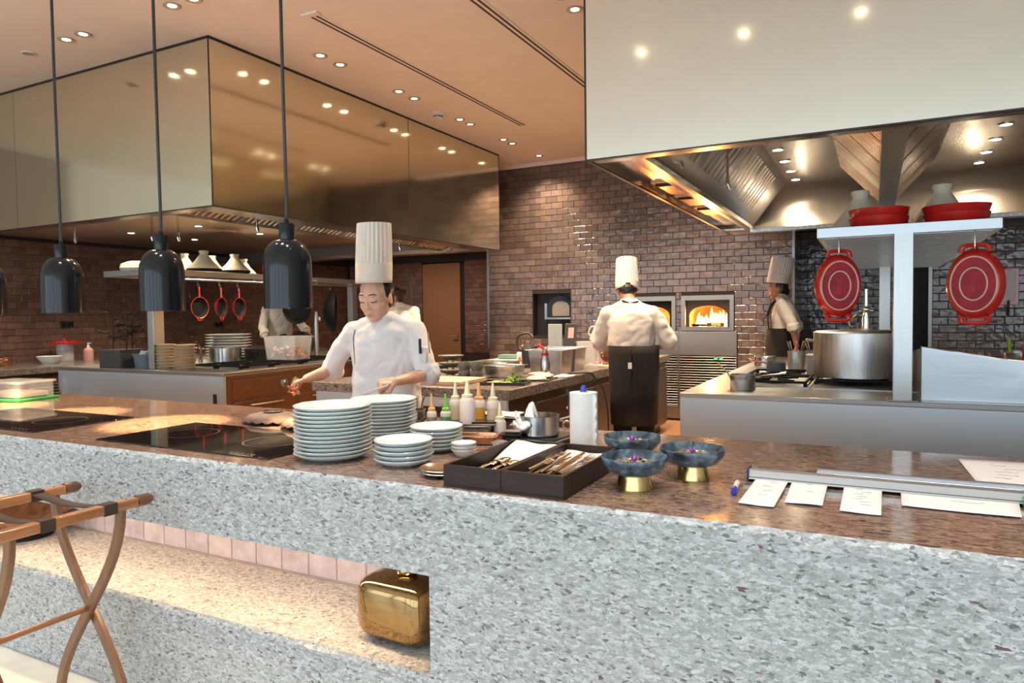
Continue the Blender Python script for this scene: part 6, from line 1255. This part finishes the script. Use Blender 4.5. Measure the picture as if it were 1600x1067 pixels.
    for s in (0, 1):
        j.chain([cz + (S[s] - cz) * 0.35 + V((0, 0, -0.02)), S[s] + V((0, 0, -0.012))], [0.068, 0.060 * k]); en = S[s].lerp(E[s], min(1.0, sleeve)); j.chain([S[s] + V((0, 0, -0.008)), S[s].lerp(en, 0.45), en], [0.060 * k, 0.064 * k, 0.060 * k])
        if sleeve >= 1: q = E[s].lerp(Wr[s], sleeve - 1.0); j.chain([E[s], q], [0.060 * k, 0.054 * k]); e2, dirv = q, (Wr[s] - E[s]).normalized()
        else: e2, dirv = en, (E[s] - S[s]).normalized()
        j.tube([e2 - dirv * 0.065, e2 - dirv * 0.055, e2 + dirv * 0.005], [0.060 * k, 0.069 * k, 0.070 * k], 16)
    jk = remesh(j.build('jacket', top_m, root, smooth=0), 0.008, 6)
    tx = bpy.data.textures.get('folds') or bpy.data.textures.new('folds', 'CLOUDS'); tx.noise_scale = 0.12; tx.noise_depth = 1
    dm = jk.modifiers.new('folds', 'DISPLACE'); dm.texture = tx; dm.strength = 0.016; dm.mid_level = 0.5
    tx2 = bpy.data.textures.get('creases') or bpy.data.textures.new('creases', 'MARBLE'); tx2.noise_scale = 0.16; tx2.turbulence = 12.0; tx2.noise_depth = 2; tx2.marble_type = 'SHARP'
    d2 = jk.modifiers.new('creases', 'DISPLACE'); d2.texture = tx2; d2.strength = 0.009; d2.mid_level = 0.5
    # standing collar
    c = MB(); n = 28; vs_, fs_ = [], []; ax = (neck_top - nk).normalized()
    for r_, t_ in ((0.074, 0.0), (0.066, 0.028), (0.062, 0.056)):
        for i in range(n): a = -pi / 2 + 0.16 + (2 * pi - 0.32) * i / (n - 1); vs_.append(nk + V((r_ * cos(a), r_ * sin(a), 0)) + ax * t_)
    for q in range(2):
        for i in range(n - 1): fs_.append((q * n + i, q * n + i + 1, (q + 1) * n + i + 1, (q + 1) * n + i))
    o = c.add(vs_, fs_).build('collar', top_m, root, smooth=60); s_ = o.modifiers.new('thick', 'SOLIDIFY'); s_.thickness = 0.004
    # trousers
    p = MB(); p.ell((0, 0, 0.93), (w_ * 0.86, 0.125, 0.12))
    for s in (-1, 1): p.chain([(s * 0.085, 0, 0.90), (s * 0.095, -0.01, 0.50), (s * 0.095, 0.015, 0.10)], [0.10, 0.080, 0.066])
    remesh(p.build('trousers', lower, root, smooth=0), 0.010, 4)
    for s in (-1, 1):
        q = MB(); q.cap((s * 0.095, 0.03, 0.05), (s * 0.10, -0.13, 0.045), 0.048, 0.042); q.box(s * 0.095 - 0.045, -0.17, 0.0, s * 0.095 + 0.045, 0.07, 0.03); remesh(q.build('shoe', BLACK, root, smooth=0), 0.008, 3)
    if apron:
        a = MB(); n = 40; vs_, fs_ = [], []; lv = apron
        for z, rx, ry in lv:
            for i in range(n): t_ = 2 * pi * i / n; vs_.append((rx * cos(t_) * (1 + 0.015 * sin(7 * t_) * (1.2 - z)), ry * sin(t_), z + (0.0)))
        for q in range(len(lv) - 1):
            for i in range(n): fs_.append((q * n + i, q * n + (i + 1) % n, (q + 1) * n + (i + 1) % n, (q + 1) * n + i))
        o = a.add(vs_, fs_).build('apron', DARKCLOTH, root, smooth=60); s_ = o.modifiers.new('thick', 'SOLIDIFY'); s_.thickness = 0.006
    # face details
    f = MB(); f.m = HM
    for s in (-1, 1): f.tube([(s * 0.014, -0.0830, 0.034), (s * 0.032, -0.0795, 0.0385), (s * 0.054, -0.0690, 0.032)], [0.0030, 0.0042, 0.0016], 6, flat=0.6)
    f.build('eyebrows', HAIR, root); f = MB(); f.m = HM
    for s in (-1, 1): f.tube([(s * 0.016, -0.0795, 0.002), (s * 0.030, -0.0830, -0.0015), (s * 0.047, -0.0725, 0.002)], [0.0012, 0.0024, 0.0012], 6)
    f.build('eyelashes', HAIR, root); f = MB(); f.m = HM
    f.ell((0, -0.0880, -0.0555), (0.0175, 0.0052, 0.0036)); f.ell((0, -0.0862, -0.0640), (0.0145, 0.0052, 0.0044)); f.build('lips', LIPS, root)
    hr_ = MB(); hr_.m = HM; hr_.ell((0, 0.028, 0.036), (0.080, 0.090, 0.082)); hr_.ell((0, 0.060, -0.015), (0.066, 0.048, 0.060))
    for s in (-1, 1): hr_.ell((s * 0.066, 0.012, 0.034), (0.014, 0.034, 0.040)); hr_.ell((s * 0.066, 0.042, -0.006), (0.012, 0.022, 0.040))
    if hair_long: hr_.ell((0, 0.085, -0.035), (0.045, 0.035, 0.045))
    if bun: hr_.ell(bun, (0.045, 0.042, 0.042))
    remesh(hr_.build('hair', HAIR, root, smooth=0), 0.007, 3)
    if hat:
        r0, r1, h, band, lean, tilt = hat; toque(root, HM @ M4.Translation((0, 0.004, hat_z)) @ M4.Rotation(tilt[0], 4, 'X') @ M4.Rotation(tilt[1], 4, 'Y'), r0, r1, h, band, lean)
    return root, HM, MWI
FIST = (rad(60), rad(80), rad(55)); GRIP = (rad(50), rad(62), rad(35)); RELAX = (rad(18), rad(25), rad(18))

# --- the woman chef in front
R1, HM1, MI1 = person('woman chef in white double-breasted jacket and tall hat plating food', (-2.61, 3.40, 0.0), rad(22),
    head_w=(-2.625, 3.335, 1.505), yaw=rad(-16), pitch=rad(16), neck_w=(-2.605, 3.39, 1.372),
    sh=[(-2.432, 3.462, 1.318), (-2.790, 3.322, 1.318)], el=[(-2.315, 3.395, 1.055), (-2.995, 3.34, 1.065)], wr=[(-2.355, 3.145, 1.035), (-2.985, 3.125, 1.035)],
    hands=[((-0.75, -0.50, -0.20), (0.25, -0.75, 0.6), FIST, -1, 0.8), ((-0.40, -0.75, -0.30), (-0.35, -0.2, 0.9), GRIP, 1, 0.9)],
    skin=SKIN, top_m=FABRIC, voxel=0.0042, hat=(0.089, 0.082, 0.290, 0.094, (0.05, 0.0), (rad(-14), 0)), sleeve=1.03, hair_long=True, apron=None, hs=1.20, tw=1.10, hat_z=0.074)
g = MB(); g.tube([MI1 @ V(p) for p in [(-2.690, 3.218, 1.320), (-2.688, 3.200, 1.27), (-2.682, 3.195, 1.19), (-2.680, 3.200, 1.12)]], [0.004, 0.004, 0.003, 0.002], 8); g.build('placket_trim', mat('olive_trim', (0.22, 0.17, 0.06), 0.5), R1)
g = MB(); pc = MI1 @ V((-2.318, 3.375, 1.17)); g.obox(pc, (0.05, 0.05, 0.10), (0, 0, 0)); g.build('sleeve_pocket', FABRIC, R1, bev=0.012)
g = MB(); g.tube([MI1 @ V((-2.318, 3.338, 1.18)), MI1 @ V((-2.316, 3.333, 1.265))], 0.008, 10); g.build('pocket_pen', BLACK, R1); g = MB(); g.tube([MI1 @ V((-2.275, 3.37, 1.18)), MI1 @ V((-2.282, 3.365, 1.30))], 0.0045, 8); g.build('pocket_chopstick', TAN, R1)
t = thing('serving_spoon', 'small spoon of orange chilli relish in the woman chef\'s right hand', 'spoon', (-3.00, 3.02, 1.01)); B().tube([(-0.03, 0.06, 0.035), (0.0, 0.0, 0.0), (0.03, -0.03, -0.025)], [0.004, 0.0035, 0.006], 8).build('shaft', SILVER, t)
B().ell((0.042, -0.035, -0.038), (0.026, 0.022, 0.008), 16, 8).build('spoon_bowl', SILVER, t)
rr = random.Random(3)
for k in range(40): B().ell((0.044 + rr.gauss(0, .012), -0.035 + rr.gauss(0, .010), -0.024 + rr.gauss(0, .008)), (.012, .008, .007), 7, 5, (rr.random() * 3, rr.random() * 3, 0)).build('relish_piece', mat('chilli_relish', (0.52, 0.11, 0.02), 0.5, var=0.3, vs=60), t)
t = thing('tongs', 'steel tongs held in the woman chef\'s left hand', 'tongs', (-2.42, 3.075, 1.0))
for s in (-1, 1): B().tube([(0.06, 0.02, 0.02 + s * 0.003), (-0.05, -0.03, -0.02 + s * 0.006), (-0.14, -0.07, -0.055 + s * 0.010)], [0.005, 0.005, 0.004], 8, flat=0.5).build('tong_arm', STEEL, t)

# --- man seen from behind at the prep counter
R2, HM2, MI2 = person('male chef seen from behind in white shirt, black apron and hat', (-1.77, 5.62, 0.0), rad(203),
    head_w=(-1.875, 5.78, 1.585), yaw=0.0, pitch=rad(30), neck_w=(-1.815, 5.68, 1.475),
    sh=[(-1.970, 5.55, 1.400), (-1.620, 5.67, 1.400)], el=[(-2.085, 5.66, 1.16), (-1.500, 5.72, 1.165)], wr=[(-2.115, 5.93, 1.045), (-1.665, 5.915, 1.09)],
    hands=[((-0.25, 0.85, -0.35), (0.2, 0.3, 0.9), GRIP, -1, 0.5), ((-0.75, 0.6, -0.2), (0.1, 0.3, 0.9), GRIP, 1, 0.5)],
    skin=SKIN_M, top_m=FABRIC_W, voxel=0.007, hat=(0.099, 0.088, 0.27, 0.06, (0, 0.05), (rad(-16), 0)), sleeve=1.30, waist=1.12, build=1.04, tw=1.02, hat_z=0.008,
    apron=[(1.13, 0.210, 0.150), (1.06, 0.208, 0.160), (0.95, 0.208, 0.178), (0.75, 0.200, 0.182), (0.48, 0.192, 0.182)])
g = MB(); g.tube([MI2 @ V((-1.735, 5.44, 1.10)), MI2 @ V((-1.735, 5.43, 1.0)), MI2 @ V((-1.74, 5.42, 0.86))], [0.012, 0.008, 0.006], 8, flat=0.4); g.tube([MI2 @ V((-1.735, 5.44, 1.10)), MI2 @ V((-1.70, 5.43, 1.0)), MI2 @ V((-1.69, 5.42, 0.90))], [0.012, 0.008, 0.006], 8, flat=0.4); g.build('apron_strings', DARKCLOTH, R2)
g = MB(); g.obox(MI2 @ V((-1.738, 5.415, 0.975)), (0.03, 0.006, 0.05), (0, 0, 0)); g.build('apron_label', PAPER, R2)
g = MB(); g.tube([MI2 @ V(p) for p in [(-1.86, 5.60, 1.50), (-1.79, 5.585, 1.475), (-1.73, 5.625, 1.49)]], 0.008, 8); g.build('neck_strap', DARKCLOTH, R2)

# --- woman in profile behind the right island
R3, HM3, MI3 = person('chef in profile with black apron and hat behind the right island', (-0.95, 8.52, 0.0), rad(-80),
    head_w=(-0.985, 8.50, 1.645), yaw=rad(0), pitch=rad(4), neck_w=(-0.945, 8.51, 1.535),
    sh=[(-0.93, 8.35, 1.485), (-0.90, 8.68, 1.485)], el=[(-0.80, 8.30, 1.22), (-0.80, 8.72, 1.22)], wr=[(-0.765, 8.34, 1.00), (-0.80, 8.66, 1.0)],
    hands=[((-0.1, 0.1, -1), (0.9, -0.3, 0), RELAX, 1, 0.4), ((-0.1, 0.1, -1), (0.9, 0.3, 0), RELAX, -1, 0.4)],
    skin=SKIN_M, top_m=FABRIC_W, voxel=0.007, hat=(0.114, 0.120, 0.275, 0.09, (0, 0.12), (rad(-10), 0)), sleeve=1.12, hs=1.06, waist=1.13, hair_long=True,
    apron=[(1.20, 0.175, 0.155), (1.05, 0.185, 0.165), (0.85, 0.20, 0.18), (0.60, 0.21, 0.19)])
g = MB(); vs_ = [(-0.10, -0.135, 1.18), (0.10, -0.135, 1.18), (0.085, -0.148, 1.34), (-0.085, -0.148, 1.34), ]; g.add(vs_, [(0, 1, 2, 3)]); g.tube([(0.085, -0.145, 1.34), (0.085, -0.10, 1.46), (0.055, -0.01, 1.55), (0.0, 0.07, 1.53)], 0.012, 8, flat=0.4); g.tube([(-0.085, -0.145, 1.34), (-0.085, -0.10, 1.46), (-0.055, -0.01, 1.55), (0.0, 0.07, 1.53)], 0.012, 8, flat=0.4); o = g.build('apron_bib', DARKCLOTH, R3); s = o.modifiers.new('thick', 'SOLIDIFY'); s.thickness = 0.008

# --- woman with a hair bun far behind the front chef
R4, HM4, MI4 = person('cook with dark hair bun half hidden behind the front chef', (-4.86, 6.62, 0.0), rad(-40),
    head_w=(-4.90, 6.55, 1.605), yaw=rad(-10), pitch=rad(14), neck_w=(-4.87, 6.60, 1.50),
    sh=[(-4.72, 6.70, 1.45), (-4.99, 6.48, 1.45)], el=[(-4.70, 6.68, 1.17), (-5.03, 6.42, 1.17)], wr=[(-4.88, 6.48, 1.05), (-5.06, 6.36, 1.05)],
    hands=[((-0.7, -0.7, 0), (0, 0, 1), RELAX, -1), ((-0.7, -0.7, 0), (0, 0, 1), RELAX, 1)], skin=SKIN_M, top_m=FABRIC_W, voxel=0.009, sleeve=1.2, bun=(0, 0.115, 0.03),
    apron=[(1.15, 0.165, 0.15), (0.95, 0.18, 0.165), (0.60, 0.20, 0.18)])
# --- cook bending behind the left island
R5, HM5, MI5 = person('cook in white bending over behind the left island', (-8.0, 7.83, 0.0), rad(60),
    head_w=(-7.87, 7.70, 1.70), yaw=rad(0), pitch=rad(25), neck_w=(-7.95, 7.77, 1.59),
    sh=[(-7.86, 7.96, 1.52), (-8.05, 7.62, 1.52)], el=[(-7.72, 8.02, 1.25), (-7.98, 7.48, 1.25)], wr=[(-7.50, 7.95, 1.12), (-7.80, 7.40, 1.04)],
    hands=[((0.8, -0.2, -0.4), (0, 0, 1), GRIP, -1), ((0.7, 0.1, -0.6), (0, 0, 1), GRIP, 1)], skin=SKIN_M, top_m=FABRIC_W, voxel=0.009, sleeve=1.5,
    apron=[(1.15, 0.17, 0.15), (0.95, 0.18, 0.165), (0.60, 0.20, 0.18)])
# --- cook at the right edge, only the forearm shows
R6, HM6, MI6 = person('cook at the right edge reaching in with one bare forearm', (1.48, 5.28, 0.0), rad(-82),
    head_w=(1.38, 5.28, 1.60), yaw=0.0, pitch=rad(20), neck_w=(1.45, 5.28, 1.48),
    sh=[(1.46, 5.10, 1.42), (1.46, 5.46, 1.42)], el=[(1.18, 5.06, 1.30), (1.36, 5.52, 1.12)], wr=[(0.905, 5.14, 1.272), (1.10, 5.46, 1.12)],
    hands=[((-0.9, 0.1, -0.25), (-0.1, -0.2, 0.95), GRIP, -1, 0.7), ((-0.9, 0.0, -0.2), (0, 0, 1), GRIP, 1)], skin=SKIN, top_m=FABRIC, voxel=0.0055, sleeve=1.35, apron=[(1.15, 0.17, 0.15), (0.95, 0.18, 0.165), (0.60, 0.20, 0.18)])
t = thing('basting_brush', 'red-handled spoon held upright by the hand at the right edge', 'spoon', (0.80, 5.165, 1.075)); B().tube([(0, 0, 0), (0.0, 0, 0.10), (0.005, 0, 0.19)], [0.010, 0.007, 0.008], 10).build('handle', RED, t); B().ell((0, 0, 0.0), (0.012, 0.008, 0.014)).build('spoon_tip', RED, t)
